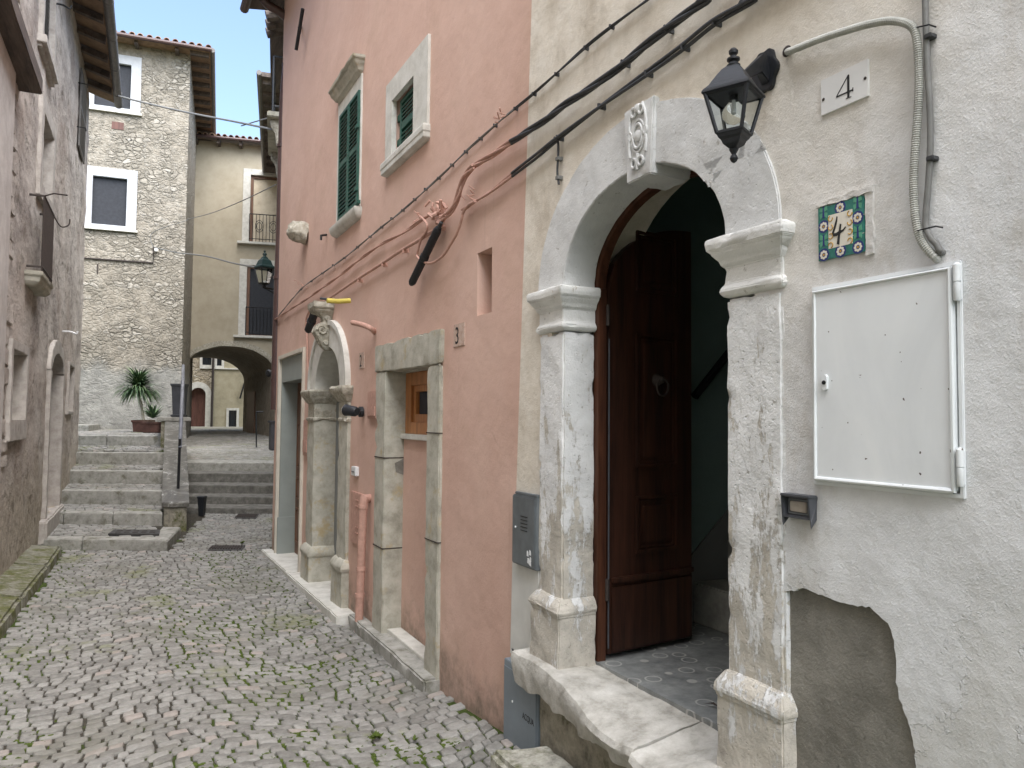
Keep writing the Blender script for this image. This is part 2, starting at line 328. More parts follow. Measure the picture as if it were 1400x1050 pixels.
# ------------------------------------------------------------------ planes seen in the photograph, placed in metres
class Pl:
    """vertical wall plane: origin o, direction d along it, outward normal n"""
    def __init__(s, o, d, n):
        s.o = Vector((*o, 0)); s.d = Vector((*d, 0)).normalized(); s.n = Vector((*n, 0))
        s.n = (s.n - s.d*s.n.dot(s.d)).normalized()
    def w(s, a, z, off=0): 
        v = s.o + s.d*a + s.n*off; return Vector((v.x, v.y, z))
    def m(s, px, py, off=0):
        r = (px-700)*RT - (py-525)*UP + FPX*FW
        t = ((s.o+s.n*off) - CAM).dot(s.n) / r.dot(s.n); p = CAM + r*t
        return ((p-s.o).dot(s.d), p.z)
    def ms(s, pts, off=0): return [s.m(a, b, off) for a, b in pts]
def at_depth(px, py, D):
    r = (px-700)*RT - (py-525)*UP + FPX*FW; return CAM + r*(D/FPX)
RWALL = Pl((0, 0), (0, 1), (-1, 0))
LWALL = Pl((-2.9, 8.5), (.025, 1), (1, -.025))
TOWER = Pl((-.40, 23.7), (.995, -.101), (-.101, -.995))
TSIDE = Pl((-.40, 23.7), (.103, .995), (.995, -.103))
YEL = Pl((.05, 30), (.975, -.223), (-.223, -.975))
BACK = Pl((-1.5, 43), (.99, -.14), (-.14, -.99))
SIDE = Pl((.09, 10.75), (.172, 1), (-1, .172))
VSIDE = Pl((3.25, 29.3), (-.03, 1), (-1, -.03))

# ------------------------------------------------------------------ mesh builder
class G:
    def __init__(s): s.v = []; s.f = []
    def add(s, vs, fs):
        k = len(s.v); s.v += [Vector(a) for a in vs]; s.f += [tuple(i+k for i in f) for f in fs]; return s
    def hexa(s, p):  # 8 points: bottom 4 then top 4
        return s.add(p, [(0, 3, 2, 1), (4, 5, 6, 7), (0, 1, 5, 4), (1, 2, 6, 5), (2, 3, 7, 6), (3, 0, 4, 7)])
    def box(s, pl, a0, a1, z0, z1, o0, o1):
        return s.hexa([pl.w(a, z, o) for z in (z0, z1) for a, o in ((a0, o0), (a1, o0), (a1, o1), (a0, o1))])
    def wbox(s, x0, x1, y0, y1, z0, z1):
        return s.hexa([(x, y, z) for z in (z0, z1) for x, y in ((x0, y0), (x1, y0), (x1, y1), (x0, y1))])
    def prism(s, pl, poly, o0, o1, holes=()):
        loops = [list(poly)]+[list(h) for h in holes]
        flat = [p for l in loops for p in l]; n = len(flat)
        tri = tessellate_polygon([[Vector((a, b, 0)) for a, b in l] for l in loops])
        vs = [pl.w(a, b, o0) for a, b in flat]+[pl.w(a, b, o1) for a, b in flat]
        fs = [tuple(t) for t in tri]+[tuple(i+n for i in reversed(t)) for t in tri]
        k = 0
        for l in loops:
            m = len(l)
            for i in range(m): fs.append((k+i, k+(i+1) % m, n+k+(i+1) % m, n+k+i))
            k += m
        return s.add(vs, fs)
    def ring(s, pl, c, a_in, b_in, a_out, b_out, t0, t1, o0, o1, seg=28):
        """elliptical arch ring between angles t0, t1"""
        for k in range(seg):
            A, B = t0+(t1-t0)*k/seg, t0+(t1-t0)*(k+1)/seg
            def P(a, b, t, o): return pl.w(c[0]+a*math.cos(t), c[1]+b*math.sin(t), o)
            vs = [P(a_in, b_in, A, o0), P(a_out, b_out, A, o0), P(a_out, b_out, B, o0), P(a_in, b_in, B, o0),
                  P(a_in, b_in, A, o1), P(a_out, b_out, A, o1), P(a_out, b_out, B, o1), P(a_in, b_in, B, o1)]
            fs = [(0, 3, 2, 1), (4, 5, 6, 7), (1, 2, 6, 5), (3, 0, 4, 7)]
            if k == 0: fs.append((0, 1, 5, 4))
            if k == seg-1: fs.append((2, 3, 7, 6))
            s.add(vs, fs)
        return s
    def stack(s, pl, a0, a1, levels, oback, ofront):
        """moulded block: levels = (z, expand, expand_inner) ; grows sideways and forward"""
        L = [[pl.w(a0-e, z, oback), pl.w(a1+e, z, oback), pl.w(a1+e, z, ofront+e), pl.w(a0-e, z, ofront+e)] for z, e in levels]
        vs = [p for l in L for p in l]; n = len(L)
        fs = [(0, 1, 2, 3), tuple(4*(n-1)+i for i in (3, 2, 1, 0))]
        for i in range(n-1):
            for j in range(4): fs.append((4*i+j, 4*i+(j+1) % 4, 4*i+4+(j+1) % 4, 4*i+4+j))
        return s.add(vs, fs)
    def tube(s, pts, r, seg=8, caps=True, rf=None):
        pts = [Vector(p) for p in pts]; n = len(pts); k = len(s.v); up = None; vs = []
        for i, p in enumerate(pts):
            t = (pts[min(i+1, n-1)]-pts[max(i-1, 0)]).normalized()
            if up is None: up = t.orthogonal().normalized()
            up = (up-t*up.dot(t)).normalized(); b = t.cross(up); rr = rf(i) if rf else (r[i] if isinstance(r, (list, tuple)) else r)
            for j in range(seg):
                a = 2*math.pi*j/seg; vs.append(p+up*math.cos(a)*rr+b*math.sin(a)*rr)
        fs = [(i*seg+j, i*seg+(j+1) % seg, (i+1)*seg+(j+1) % seg, (i+1)*seg+j) for i in range(n-1) for j in range(seg)]
        if caps: fs += [tuple(range(seg))[::-1], tuple((n-1)*seg+j for j in range(seg))]
        return s.add(vs, fs)
    def lathe(s, c, prof, ax=(0, 0, 1), seg=16):
        ax = Vector(ax).normalized(); u = ax.orthogonal().normalized(); b = ax.cross(u); c = Vector(c)
        vs = [c+ax*h+(u*math.cos(2*math.pi*j/seg)+b*math.sin(2*math.pi*j/seg))*max(r, 1e-4) for h, r in prof for j in range(seg)]
        n = len(prof); fs = [(i*seg+j, i*seg+(j+1) % seg, (i+1)*seg+(j+1) % seg, (i+1)*seg+j) for i in range(n-1) for j in range(seg)]
        fs += [tuple(range(seg))[::-1], tuple((n-1)*seg+j for j in range(seg))]
        return s.add(vs, fs)
    def pieces(s):
        p = list(range(len(s.v)))
        def f(i):
            while p[i] != i: p[i] = p[p[i]]; i = p[i]
            return i
        for fc in s.f:
            for k in fc[1:]: p[f(k)] = f(fc[0])
        out = {}
        for fc in s.f: out.setdefault(f(fc[0]), []).append(fc)
        for fs in out.values():
            ids = sorted({i for fc in fs for i in fc}); mp = {i: k for k, i in enumerate(ids)}; g = G(); g.v = [s.v[i] for i in ids]; g.f = [tuple(mp[i] for i in fc) for fc in fs]; yield g
    def each(s, name, mt, parent=None, **k):
        for g in s.pieces(): g.build(name, mt, parent, **k)
    def build(s, name, mt, parent=None, bevel=0, cut=0, amp=0, freq=6, chip=0, smooth=False, sharp=38, **tg):
        me = bpy.data.meshes.new(name); off = parent.matrix_world.translation if parent else Vector()
        root = parent
        wl = Vector()
        while root: wl += root.location; root = root.parent
        bm = bmesh.new(); vs = [bm.verts.new(p) for p in s.v]
        for f in s.f:
            if len(set(f)) > 2:
                try: bm.faces.new([vs[i] for i in f])
                except ValueError: pass
        bmesh.ops.recalc_face_normals(bm, faces=bm.faces)
        if cut or bevel: bmesh.ops.remove_doubles(bm, verts=bm.verts, dist=.0004)
        if bevel:
            es = [e for e in bm.edges if len(e.link_faces) == 2 and e.calc_face_angle(0) > .5]
            bmesh.ops.bevel(bm, geom=es, offset=bevel, segments=2, affect='EDGES', clamp_overlap=True)
        if cut:
            for ax in range(3):                                     # dice the shape into an even grid
                lo, hi = min(v.co[ax] for v in bm.verts), max(v.co[ax] for v in bm.verts); n = int((hi-lo)/cut)
                no = Vector((0, 0, 0)); no[ax] = 1
                for k in range(1, n+1):
                    if len(bm.verts) > 60000: break
                    co = no*(lo+(hi-lo)*k/(n+1)+.00037); bmesh.ops.bisect_plane(bm, geom=bm.verts[:]+bm.edges[:]+bm.faces[:], dist=1e-5, plane_co=co, plane_no=no)
            bmesh.ops.triangulate(bm, faces=[f for f in bm.faces if len(f.verts) > 4])
        if amp:
            bm.normal_update(); mv = []
            for v in bm.verts:
                d = noise.noise_vector(v.co*freq)*amp+noise.noise_vector(v.co*freq*3.7)*amp*.4
                if chip:
                    c = noise.noise(v.co*freq*2.1+Vector((9, 4, 2)))
                    if c > .18 and any(e.calc_face_angle(0) > .25 for e in v.link_edges if len(e.link_faces) == 2): d -= v.normal*chip*(c-.18)*4
                mv.append(d)
            for v, d in zip(bm.verts, mv): v.co += d
        for v in bm.verts: v.co -= wl
        bm.to_mesh(me); bm.free()
        me.materials.append(MT[mt] if isinstance(mt, str) else mt)
        if smooth or amp:
            for p in me.polygons: p.use_smooth = True
            me.set_sharp_from_angle(angle=R(sharp))
        o = bpy.data.objects.new(name, me); S.collection.objects.link(o)
        if parent: o.parent = parent
        for k, v in tg.items(): o[k] = v
        return o

def thing(name, label, cat, loc=(0, 0, 0), group=None):
    o = bpy.data.objects.new(name, None); S.collection.objects.link(o); o.location = loc; o.empty_display_size = .2
    o['label'] = label; o['category'] = cat
    if group: o['group'] = group
    return o
def rect(a0, a1, z0, z1): return [(a0, z0), (a1, z0), (a1, z1), (a0, z1)]
def arch_poly(c, a, b, zbot, seg=24):
    return [(c[0]-a, zbot), (c[0]+a, zbot)]+[(c[0]+a*math.cos(t), c[1]+b*math.sin(t)) for t in [math.pi*k/seg for k in range(seg+1)]]
def smoothpts(pts, n=6):
    P = [Vector(p) for p in pts]; out = []
    for i in range(len(P)-1):
        p0, p1, p2, p3 = P[max(i-1, 0)], P[i], P[i+1], P[min(i+2, len(P)-1)]
        for k in range(n):
            t = k/n; out.append(.5*((2*p1)+(p2-p0)*t+(2*p0-5*p1+4*p2-p3)*t*t+(3*p1-p0-3*p2+p3)*t*t*t))
    return out+[P[-1]]
def interp(x, tab):
    if x <= tab[0][0]: return tab[0][1]
    for (a, b), (c, d) in zip(tab, tab[1:]):
        if x <= c: return b+(d-b)*(x-a)/(c-a)
    return tab[-1][1]
GZ = [(3.4, .02), (4.6, -.09), (6.4, -.13), (10.6, -.2), (15.4, -.2)]
def gz(y): return interp(y, GZ)
def text(name, s, size, pl, a, z, off, mt, parent, depth=.002, shear=0, font_scale=(1, 1), **tg):
    """lettering as a mesh lying on a wall plane; (a, z) is its lower left corner"""
    c = bpy.data.curves.new(name, 'FONT'); c.body = s; c.size = size; c.extrude = depth; c.shear = shear
    o = bpy.data.objects.new(name, c); S.collection.objects.link(o)
    dg = bpy.context.evaluated_depsgraph_get(); me = bpy.data.meshes.new_from_object(o.evaluated_get(dg)); bpy.data.objects.remove(o)
    g = G(); x0 = min(v.co.x for v in me.vertices)
    sg = 1 if Vector((0, 0, 1)).cross(pl.n).dot(pl.d) > 0 else -1       # reading direction along the plane
    g.add([pl.w(a+sg*(v.co.x-x0)*font_scale[0], z+v.co.y*font_scale[1], off+v.co.z) for v in me.vertices], [tuple(p.vertices) for p in me.polygons])
    return g.build(name, mt, parent, **tg)

# ================================================================== GROUND
E = Vector((.915, -.40, 0)).normalized()                # direction of the stair fronts
def axpt(D, X):                                         # point at depth D along the camera axis with given X
    return Vector((X, (D-(X+1.8)*.452)/.892, 0))
def depth_of(x, y): return (x+1.8)*.452+y*.892
street = G()
ys = [-8, 0, 2, 3.4, 4.6, 6.4, 8.5, 10.6, 13, 15.6]
for y0, y1 in zip(ys, ys[1:]):
    street.add([(-3.6, y0, gz(y0)-.013), (1.8, y0, gz(y0)-.013), (1.8, y1, gz(y1)-.013), (-3.6, y1, gz(y1)-.013)], [(0, 1, 2, 3)])
street.build('street_bed', 'joint', kind='structure')
g = G(); g.add([(-150, -150, -.6), (150, -150, -.6), (150, 250, -.6), (-150, 250, -.6)], [(0, 1, 2, 3)])
g.build('ground', 'joint', kind='structure')

def sett_patch(inside, x0, x1, y0, y1, zf, row=.084, wmin=.065, wmax=.135, arc=.10, seed=1, per=1.5, amp=.013):
    """limestone setts laid in wavering arched courses, one bevelled stone each"""
    rnd = random.Random(seed); V = []; F = []
    nrow = int((y1-y0+arc*4)/row)
    def warp(x, v):
        y = v+arc*math.cos(2*math.pi*(x-x0)/per+.35*math.sin(v*1.3))*1.0+.10*noise.noise(Vector((x*.7, v*.7, seed)))+.025*noise.noise(Vector((x*3, v*3, seed)))
        return Vector((x+.04*noise.noise(Vector((v*2.5, x*2, seed+5))), y, 0))
    for i in range(nrow):
        v = y0-arc*2+i*row; x = x0-rnd.random()*.1
        rj = row*rnd.uniform(.92, 1.06)
        while x < x1:
            w = rnd.uniform(wmin, wmax); cx = x+w/2; gpx = .0035+rnd.random()*.0055
            c = warp(cx, v+row/2)
            if inside(c.x, c.y):
                q = [warp(x+gpx, v+gpx), warp(x+w-gpx, v+gpx), warp(x+w-gpx, v+rj-gpx), warp(x+gpx, v+rj-gpx)]
                q = [p+Vector((rnd.uniform(-.005, .005), rnd.uniform(-.005, .005), 0)) for p in q]
                ring = []
                for a in range(4):
                    A, B, C = q[a], q[(a+1) % 4], q[(a-1) % 4]; k = rnd.uniform(.10, .24)
                    ring += [A+(C-A)*k*.8, A+(B-A)*k*.6]
                ctr = sum(ring, Vector())/8; h = rnd.uniform(-.0035, .0035); tx, ty = rnd.uniform(-.035, .035), rnd.uniform(-.035, .035)
                b = len(V)
                for sc, dz in ((1.0, -.03), (1.0, -.007), (.955, -.001), (.80, .0015)):
                    for p in ring:
                        pp = ctr+(p-ctr)*sc; d = pp-ctr
                        V.append((pp.x, pp.y, zf(ctr.x, ctr.y)+h+dz+d.x*tx+d.y*ty+(rnd.uniform(-.0015, .0015) if dz >= 0 else 0)))
                for L in range(3):
                    for a in range(8): F.append((b+L*8+a, b+L*8+(a+1) % 8, b+L*8+8+(a+1) % 8, b+L*8+8+a))
                F.append(tuple(b+24+a for a in range(8)))
            x += w
    return V, F
def raw_mesh(name, V, F, mt, parent=None, smooth=True, **tg):
    if parent: V = [(a-parent.location.x, b-parent.location.y, c-parent.location.z) for a, b, c in V]
    me = bpy.data.meshes.new(name); me.from_pydata(V, [], F); me.update(); me.materials.append(MT[mt])
    if smooth:
        for p in me.polygons: p.use_smooth = True
        me.set_sharp_from_angle(angle=R(55))
    o = bpy.data.objects.new(name, me); S.collection.objects.link(o)
    if parent: o.parent = parent
    for k, v in tg.items(): o[k] = v
    return o

# stair geometry: fronts by depth along the street
ST = [(10.4, -.2, -.075), (11.9, -.08, .092), (13.1, .09, .316), (14.3, .334, .568), (15.5, .614, .852), (16.7, .954, 1.162)]
def stair_right(D): return -1.24+(D-11.9)*.05
def in_street(x, y):
    if x > -.02 and y < 10.7: return False
    if y > 10.7 and x > .172*(y-10.75)+.05: return False
    D = depth_of(x, y)
    if x < -2.62+(y-7)*.03: return False
    if D > 10.33 and x < -1.2 and D < 20: return False
    if D > 11.9 and x < -.84: return False
    if D > 10.33 and x < -1.19 + (D-10.4)*.2: return False
    if D > 14.35: return False
    if x > -.33 and y < 3.15: return False
    return True
V, F = sett_patch(in_street, -2.9, .9, 2.2, 16, lambda x, y: gz(y), seed=3)
raw_mesh('street', V, F, 'cobble', kind='structure')

# moss in the joints near the pink house: small cushions
def in_moss(x, y): return True
rnd = random.Random(5); V = []; F = []
def moss_clump(x, y, r, z):
    b = len(V); n = 7
    for k in range(n): a = 2*math.pi*k/n; rr = r*rnd.uniform(.6, 1.2); V.append((x+rr*math.cos(a)*1.5, y+rr*math.sin(a), z-.02))
    for k in range(n): a = 2*math.pi*k/n; rr = r*.55; V.append((x+rr*math.cos(a)*1.4, y+rr*math.sin(a), z-.004+rnd.uniform(-.003, .002)))
    for k in range(n): F.append((b+k, b+(k+1) % n, b+n+(k+1) % n, b+n+k))
    F.append(tuple(b+n+k for k in range(n)))
for k in range(15000):
    y = rnd.uniform(3.4, 11); u = rnd.random()
    x = -rnd.uniform(.05, 1.5) if u < .8 else -rnd.uniform(2.1, 2.6)
    dn = noise.noise(Vector((x*1.1, y*.8, 3)))+.5*noise.noise(Vector((x*4, y*4, 7)))+(.22 if u < .8 and -1.15+(y-4)*.05 < x < -.25 else -.12)
    if dn > .13: moss_clump(x, y, rnd.uniform(.007, .02), gz(y)+.002)
raw_mesh('moss', V, F, 'mossgreen', label='green moss growing in the joints of the cobbles', category='moss', kind='stuff')

# stuff along the left wall: long mossy kerb
t = thing('kerb', 'long moss covered stone kerb at the foot of the left wall', 'kerb', (-2.7, 8, 0))
g = G()
for k, (ya, yb) in enumerate([(3.0, 4.6), (4.62, 6.5), (6.52, 8.3), (8.32, 10.1), (10.12, 11.55)]):
    def kx(y): return -2.62+(y-7)*.032
    g.hexa([(-3.1, ya, -.3), (kx(ya), ya, -.3), (kx(yb), yb, -.35), (-3.1, yb, -.3),
            (-3.1, ya, gz(ya)+.20), (kx(ya)-.02, ya, gz(ya)+.11), (kx(yb)-.02, yb, gz(yb)+.11), (-3.1, yb, gz(yb)+.18)])
g.build('kerb_stones', 'kerbm', t, bevel=.025, cut=.12, amp=.012, freq=5, smooth=True)

# ================================================================== STAIRS on the left
t = thing('staircase', 'pale stone staircase with cobbled treads climbing to the stone house', 'staircase', (-2, 12, -.2))
def stair_line(D, xl, xr): return [axpt(D, xl)+Vector((0, 0, 0)), axpt(D, xr)]
body = G()
for i, (D, zb, zt) in enumerate(ST):
    xr = stair_right(D) if i else -1.22
    Dn = ST[i+1][0] if i+1 < len(ST) else 24.5
    zn = ST[i+1][1] if i+1 < len(ST) else 1.25
    xl = -3.3
    # nosing stone
    a, b = axpt(D, xl), axpt(D, xr); a2, b2 = axpt(D+.28, xl), axpt(D+.28, xr)
    if i == 0: b = axpt(D, -1.25); b2 = axpt(D+.28, -1.22)
    g = G()
    L = (b-a).length; n = 2 if i in (0, 5) else 3 if i == 1 else 1
    for k in range(n):
        f0, f1 = k/n+(.002 if k else 0), (k+1)/n-(.002 if k < n-1 else 0)
        p, q = a.lerp(b, f0), a.lerp(b, f1); p2, q2 = a2.lerp(b2, f0), a2.lerp(b2, f1)
        g.hexa([(p.x, p.y, zb-.15), (q.x, q.y, zb-.15), (q2.x, q2.y, zb-.15), (p2.x, p2.y, zb-.15), (p.x, p.y, zt), (q.x, q.y, zt), (q2.x, q2.y, zt+.01), (p2.x, p2.y, zt+.01)])
    if i == 0:   # the lowest tread turns the corner
        c1, c2 = axpt(D, -1.245), axpt(D+1.25, -1.0); d1, d2 = axpt(D+.3, -1.225), axpt(D+1.25, -1.22)
        d1 = axpt(D+.30, -1.40); d2 = axpt(D+1.3, -1.25)
        g.hexa([(*c1.xy, zb-.2), (*c2.xy, zb-.2), (*d2.xy, zb-.2), (*d1.xy, zb-.2), (*c1.xy, zt), (*c2.xy, zt), (*d2.xy, zt), (*d1.xy, zt)])
    g.build('step', 'step', t, bevel=.012, cut=.16, amp=.005, freq=5)
    # tread bed
    a, b = axpt(D+.27, xl), axpt(D+.27, xr); c, d = axpt(Dn+.05, xr), axpt(Dn+.05, xl)
    body.hexa([(*a.xy, -.6), (*b.xy, -.6), (*c.xy, -.6), (*d.xy, -.6), (*a.xy, zt-.015), (*b.xy, zt-.015), (*c.xy, zn-.015), (*d.xy, zn-.015)])
body.build('tread_bed', 'joint', t)
def in_treads(x, y):
    D = depth_of(x, y)
    if x < -3.1 or D < 10.7 or D > 23.6: return False
    if x > stair_right(D)-.04 - (.05 if D < 11.9 else 0): return False
    if 10.75 < D < 11.25 and -1.95 < x < -1.3: return False          # cast cover
    for i, (Ds, zb, zt) in enumerate(ST):
        Dn = ST[i+1][0] if i+1 < len(ST) else 24
        if Ds+.31 < D < Dn-.03: return True
    return False
def z_treads(x, y):
    D = depth_of(x, y)
    for i in range(len(ST)-1, -1, -1):
        if D > ST[i][0]:
            Dn = ST[i+1][0] if i+1 < len(ST) else 24.5; zn = ST[i+1][1] if i+1 < len(ST) else 1.25
            return ST[i][2]+(zn-ST[i][2])*(D-ST[i][0])/(Dn-ST[i][0])+.008
    return 0
V, F = sett_patch(in_treads, -3.2, -.9, 10.8, 27, z_treads, row=.11, wmin=.10, wmax=.18, arc=.03, seed=9)
raw_mesh('cobbled_tread', V, F, 'cobble', t)
g = G(); p = axpt(11.22, -1.95); q = axpt(10.82, -1.99)
c = [axpt(10.80, -1.97), axpt(10.80, -1.33), axpt(11.2, -1.30), axpt(11.2, -1.90)]
g.hexa([(*a.xy, -.2) for a in c]+[(*a.xy, -.045) for a in c])
mc = thing('manhole_cover', 'flat dark metal cover set into the lowest cobbled tread', 'drain cover', (c[0].x, c[0].y, -.06))
g.build('cover_plate', 'grate', mc, bevel=.004)
g = G(); cc = sum(c, Vector())/4
for k in range(5):
    for j in range(2):
        a_ = c[0].lerp(c[1], .12+.17*k).lerp(c[3].lerp(c[2], .12+.17*k), .2+.35*j); g.wbox(a_.x, a_.x+.07, a_.y, a_.y+.03, -.046, -.040)
g.each('raised_rib', 'iron', mc)
t2 = thing('landing_slab', 'low pale stone slab on the landing by the corner of the left house', 'stone slab', (-2.8, 21, 1.2))
g = G(); a, b, c_, d = axpt(19.4, -3.3), axpt(19.4, -2.62), axpt(22.5, -2.25), axpt(22.5, -3.3)
g.hexa([(*p.xy, 1.15) for p in (a, b, c_, d)]+[(*p.xy, 1.36) for p in (a, b, c_, d)]); g.build('slab', 'step', t2, bevel=.015, cut=.3, amp=.008)
# lean iron handrail at the left of the stairs
g = G(); A, B = at_depth(86, 638, 13.9), at_depth(102, 607, 16.4)
hr = thing('handrail', 'thin black iron handrail slanting beside the stairs at the left wall', 'handrail', tuple(A))
g.tube([A, B], .018); g.build('rail', 'black', hr)
g = G(); g.tube([A, A-Vector((0, 0, .5))], .014); g.tube([B, B-Vector((0, 0, .45))], .014); g.each('post', 'black', hr)

# ------------------------------------------------------------------ parapet between stairs and lower lane
pp = thing('parapet', 'sloping parapet with worn grey marble coping between the stairs and the lower lane', 'parapet', (-1.0, 13, -.2))
def PX(D, side): return stair_right(D)+.01+(0 if side == 0 else .36)
prof = [(12.15, .24), (12.5, .40), (16.2, 1.50)]
g = G()
for (D0, z0), (D1, z1) in zip(prof, prof[1:]):
    for (zo0, zo1, e) in ((-.6, -.07, 0),):
        p = [axpt(D0, PX(D0, 0)), axpt(D0, PX(D0, 1)-.03), axpt(D1, PX(D1, 1)-.03), axpt(D1, PX(D1, 0))]
        g.hexa([(*p[0].xy, -.5), (*p[1].xy, -.5), (*p[2].xy, -.5), (*p[3].xy, -.5), (*p[0].xy, z0-.07), (*p[1].xy, z0-.07), (*p[2].xy, z1-.07), (*p[3].xy, z1-.07)])
g.build('wall', 'riser', pp, cut=.25, amp=.012)
g = G()
for (D0, z0), (D1, z1) in zip(prof, prof[1:]):
    D0 -= .04 if D0 < 12.3 else 0
    p = [axpt(D0, PX(D0, 0)-.03), axpt(D0, PX(D0, 1)), axpt(D1, PX(D1, 1)), axpt(D1, PX(D1, 0)-.03)]
    g.hexa([(*p[0].xy, z0-.07), (*p[1].xy, z0-.07), (*p[2].xy, z1-.07), (*p[3].xy, z1-.07), (*p[0].xy, z0), (*p[1].xy, z0), (*p[2].xy, z1), (*p[3].xy, z1)])
g.build('coping', 'marble', pp, cut=.15, bevel=.01, amp=.008)
g = G(); p = [axpt(16.2, PX(16.2, 0)-.18), axpt(16.2, PX(16.2, 1)+.1), axpt(19.2, PX(19.2, 1)+.1), axpt(19.2, PX(19.2, 0)-.18)]
g.hexa([(*a.xy, 1.50) for a in p]+[(*a.xy, 1.585) for a in p]); g.build('top_slab', 'step', pp, bevel=.012, cut=.2, amp=.006)
g = G(); p = [axpt(16.25, PX(16.2, 0)-.1), axpt(16.25, PX(16.2, 1)), axpt(19.1, PX(19.2, 1)), axpt(19.1, PX(19.2, 0)-.1)]
g.hexa([(*a.xy, -.4) for a in p]+[(*a.xy, 1.5) for a in p]); g.build('pier', 'riser', pp, cut=.3, amp=.01)
# rail on the parapet
rl = thing('stair_rail', 'bluish grey metal rail rising along the marble coping of the parapet', 'handrail', tuple(at_depth(243, 670, 12.4)))
g = G(); A = at_depth(243.5, 668, 12.42); Bm = at_depth(246, 600, 12.42); g.tube([A, Bm], .022, 10); g.build('post', 'black', rl)
g = G(); g.tube([at_depth(246, 612, 12.42), at_depth(250, 521, 12.9), at_depth(250.6, 500, 16.6)], .03, 10); g.tube([at_depth(250.6, 500, 16.6), at_depth(250.6, 566, 16.6)], .022, 8); g.build('rail', 'handrail', rl)
# dark cabinet on the slab
cb = thing('planter_tub', 'tall dark grey square tub standing on the parapet slab under the stone house corner', 'tub', tuple(at_depth(242, 560, 17.3)))
g = G(); b_ = at_depth(242, 561, 17.3); z0 = 1.585; pl = Pl((b_.x, b_.y), (.892, -.452), (-.452, -.892))
g.stack(pl, -.1, .1, [(z0, .02), (z0+.05, .04), (z0+.06, .0), (z0+.70, .03), (z0+.72, .05), (z0+.76, .05)], -.25, 0); g.build('tub_body', 'darkpot', cb, bevel=.006)
# small bin
bn = thing('small_bin', 'narrow black bin standing at the foot of the parapet in the lower lane', 'bin', tuple(at_depth(274, 705, 13.8)))
b_ = at_depth(274, 704, 13.8); pl = Pl((b_.x, b_.y), (.892, -.452), (-.452, -.892))
g = G(); g.stack(pl, -.05, .05, [(-.2, -.01), (.12, .01)], -.12, 0); g.build('bin_body', 'lampblack', bn, bevel=.004)
g = G(); g.stack(pl, -.05, .05, [(.12, .018), (.15, .018), (.16, .005)], -.12, 0); g.build('lid', 'lampblack', bn, bevel=.004)

# ------------------------------------------------------------------ lower lane steps
LS = [(14.3, -.2, -.10), (14.85, -.10, .05), (15.4, .05, .225), (15.95, .225, .42), (16.5, .42, .61)]
t = thing('lower_steps', 'five worn stone steps, toned dark for shade, at the end of the lower lane before the archway', 'steps', (.1, 15.5, -.2))
for i, (D, zb, zt) in enumerate(LS):
    Dn = LS[i+1][0] if i+1 < len(LS) else 17.2
    g = G(); a, b, c_, d = axpt(D, -.98), axpt(D, 2.6), axpt(Dn+.1, 2.6), axpt(Dn+.1, -.98)
    g.hexa([(*p.xy, zb-.2) for p in (a, b, c_, d)]+[(a.x, a.y, zt-.005), (b.x, b.y, zt), (c_.x, c_.y, zt+.02), (d.x, d.y, zt+.015)])
    g.build('step', 'step_shade' if i < 4 else 'step', t, bevel=.015, cut=.2, amp=.008, freq=5)
g = G(); P4 = [axpt(17.0, -1.2), axpt(17.0, 4.5), axpt(45, 7), axpt(45, -4)]
g.add([(P4[0].x, P4[0].y, .615), (P4[1].x, P4[1].y, .615), (P4[2].x, P4[2].y, 1.15), (P4[3].x, P4[3].y, 1.2)], [(0, 1, 2, 3)])
g.build('upper_lane', m_stone('upper_lane_cobble', (.09, .09, .07), (.20, .19, .16), (.30, .29, .25), 1.2, 1., ((.11, .12, .05), (.52, .66))), kind='structure')
def in_up(x, y): D = depth_of(x, y); return 17.1 < D < 36 and x > -.9+(D-17)*.03 and x < 3.5
def z_up(x, y): return .615+(depth_of(x, y)-17)*(.56/28)
V, F = sett_patch(in_up, -.9, 3.6, 16, 40, z_up, row=.15, wmin=.12, wmax=.22, arc=.03, seed=12)
raw_mesh('upper_lane_setts', V, F, 'cobble', kind='structure')
# drain gratings in the street
for nm, (px0, py0, px1, py1), lab in (('drain_grate', (284, 752, 331, 745.5), 'long narrow iron grate across the cobbles at the mouth of the lower lane'), ('drain_grate', (320, 708.5, 350, 702.5), 'small iron grate in front of the lower lane steps')):
    def gp(px, py, z): r = (px-700)*RT-(py-525)*UP+FPX*FW; return CAM+r*((z-CAM.z)/r.z)
    c = [gp(px0, py0, -.19), gp(px1, py0, -.19), gp(px1+4, py1, -.19), gp(px0+6, py1, -.19)]
    t = thing(nm, lab, 'drain', tuple(c[0]))
    g = G(); g.hexa([(*p.xy, -.25) for p in c]+[(*p.xy, -.188) for p in c]); g.build('frame', 'grate', t)
    g = G()
    for k in range(12):
        a = c[0].lerp(c[1], (k+.5)/12.5); b = c[3].lerp(c[2], (k+.5)/12.5); a, b = a.lerp(b, .15), a.lerp(b, .85); u = (c[1]-c[0]).normalized()*.022
        g.hexa([(*p.xy, -.189) for p in (a-u*.5, a+u*.5, b+u*.5, b-u*.5)]+[(*p.xy, -.178) for p in (a-u*.5, a+u*.5, b+u*.5, b-u*.5)])
    g.build('bars', 'iron', t)

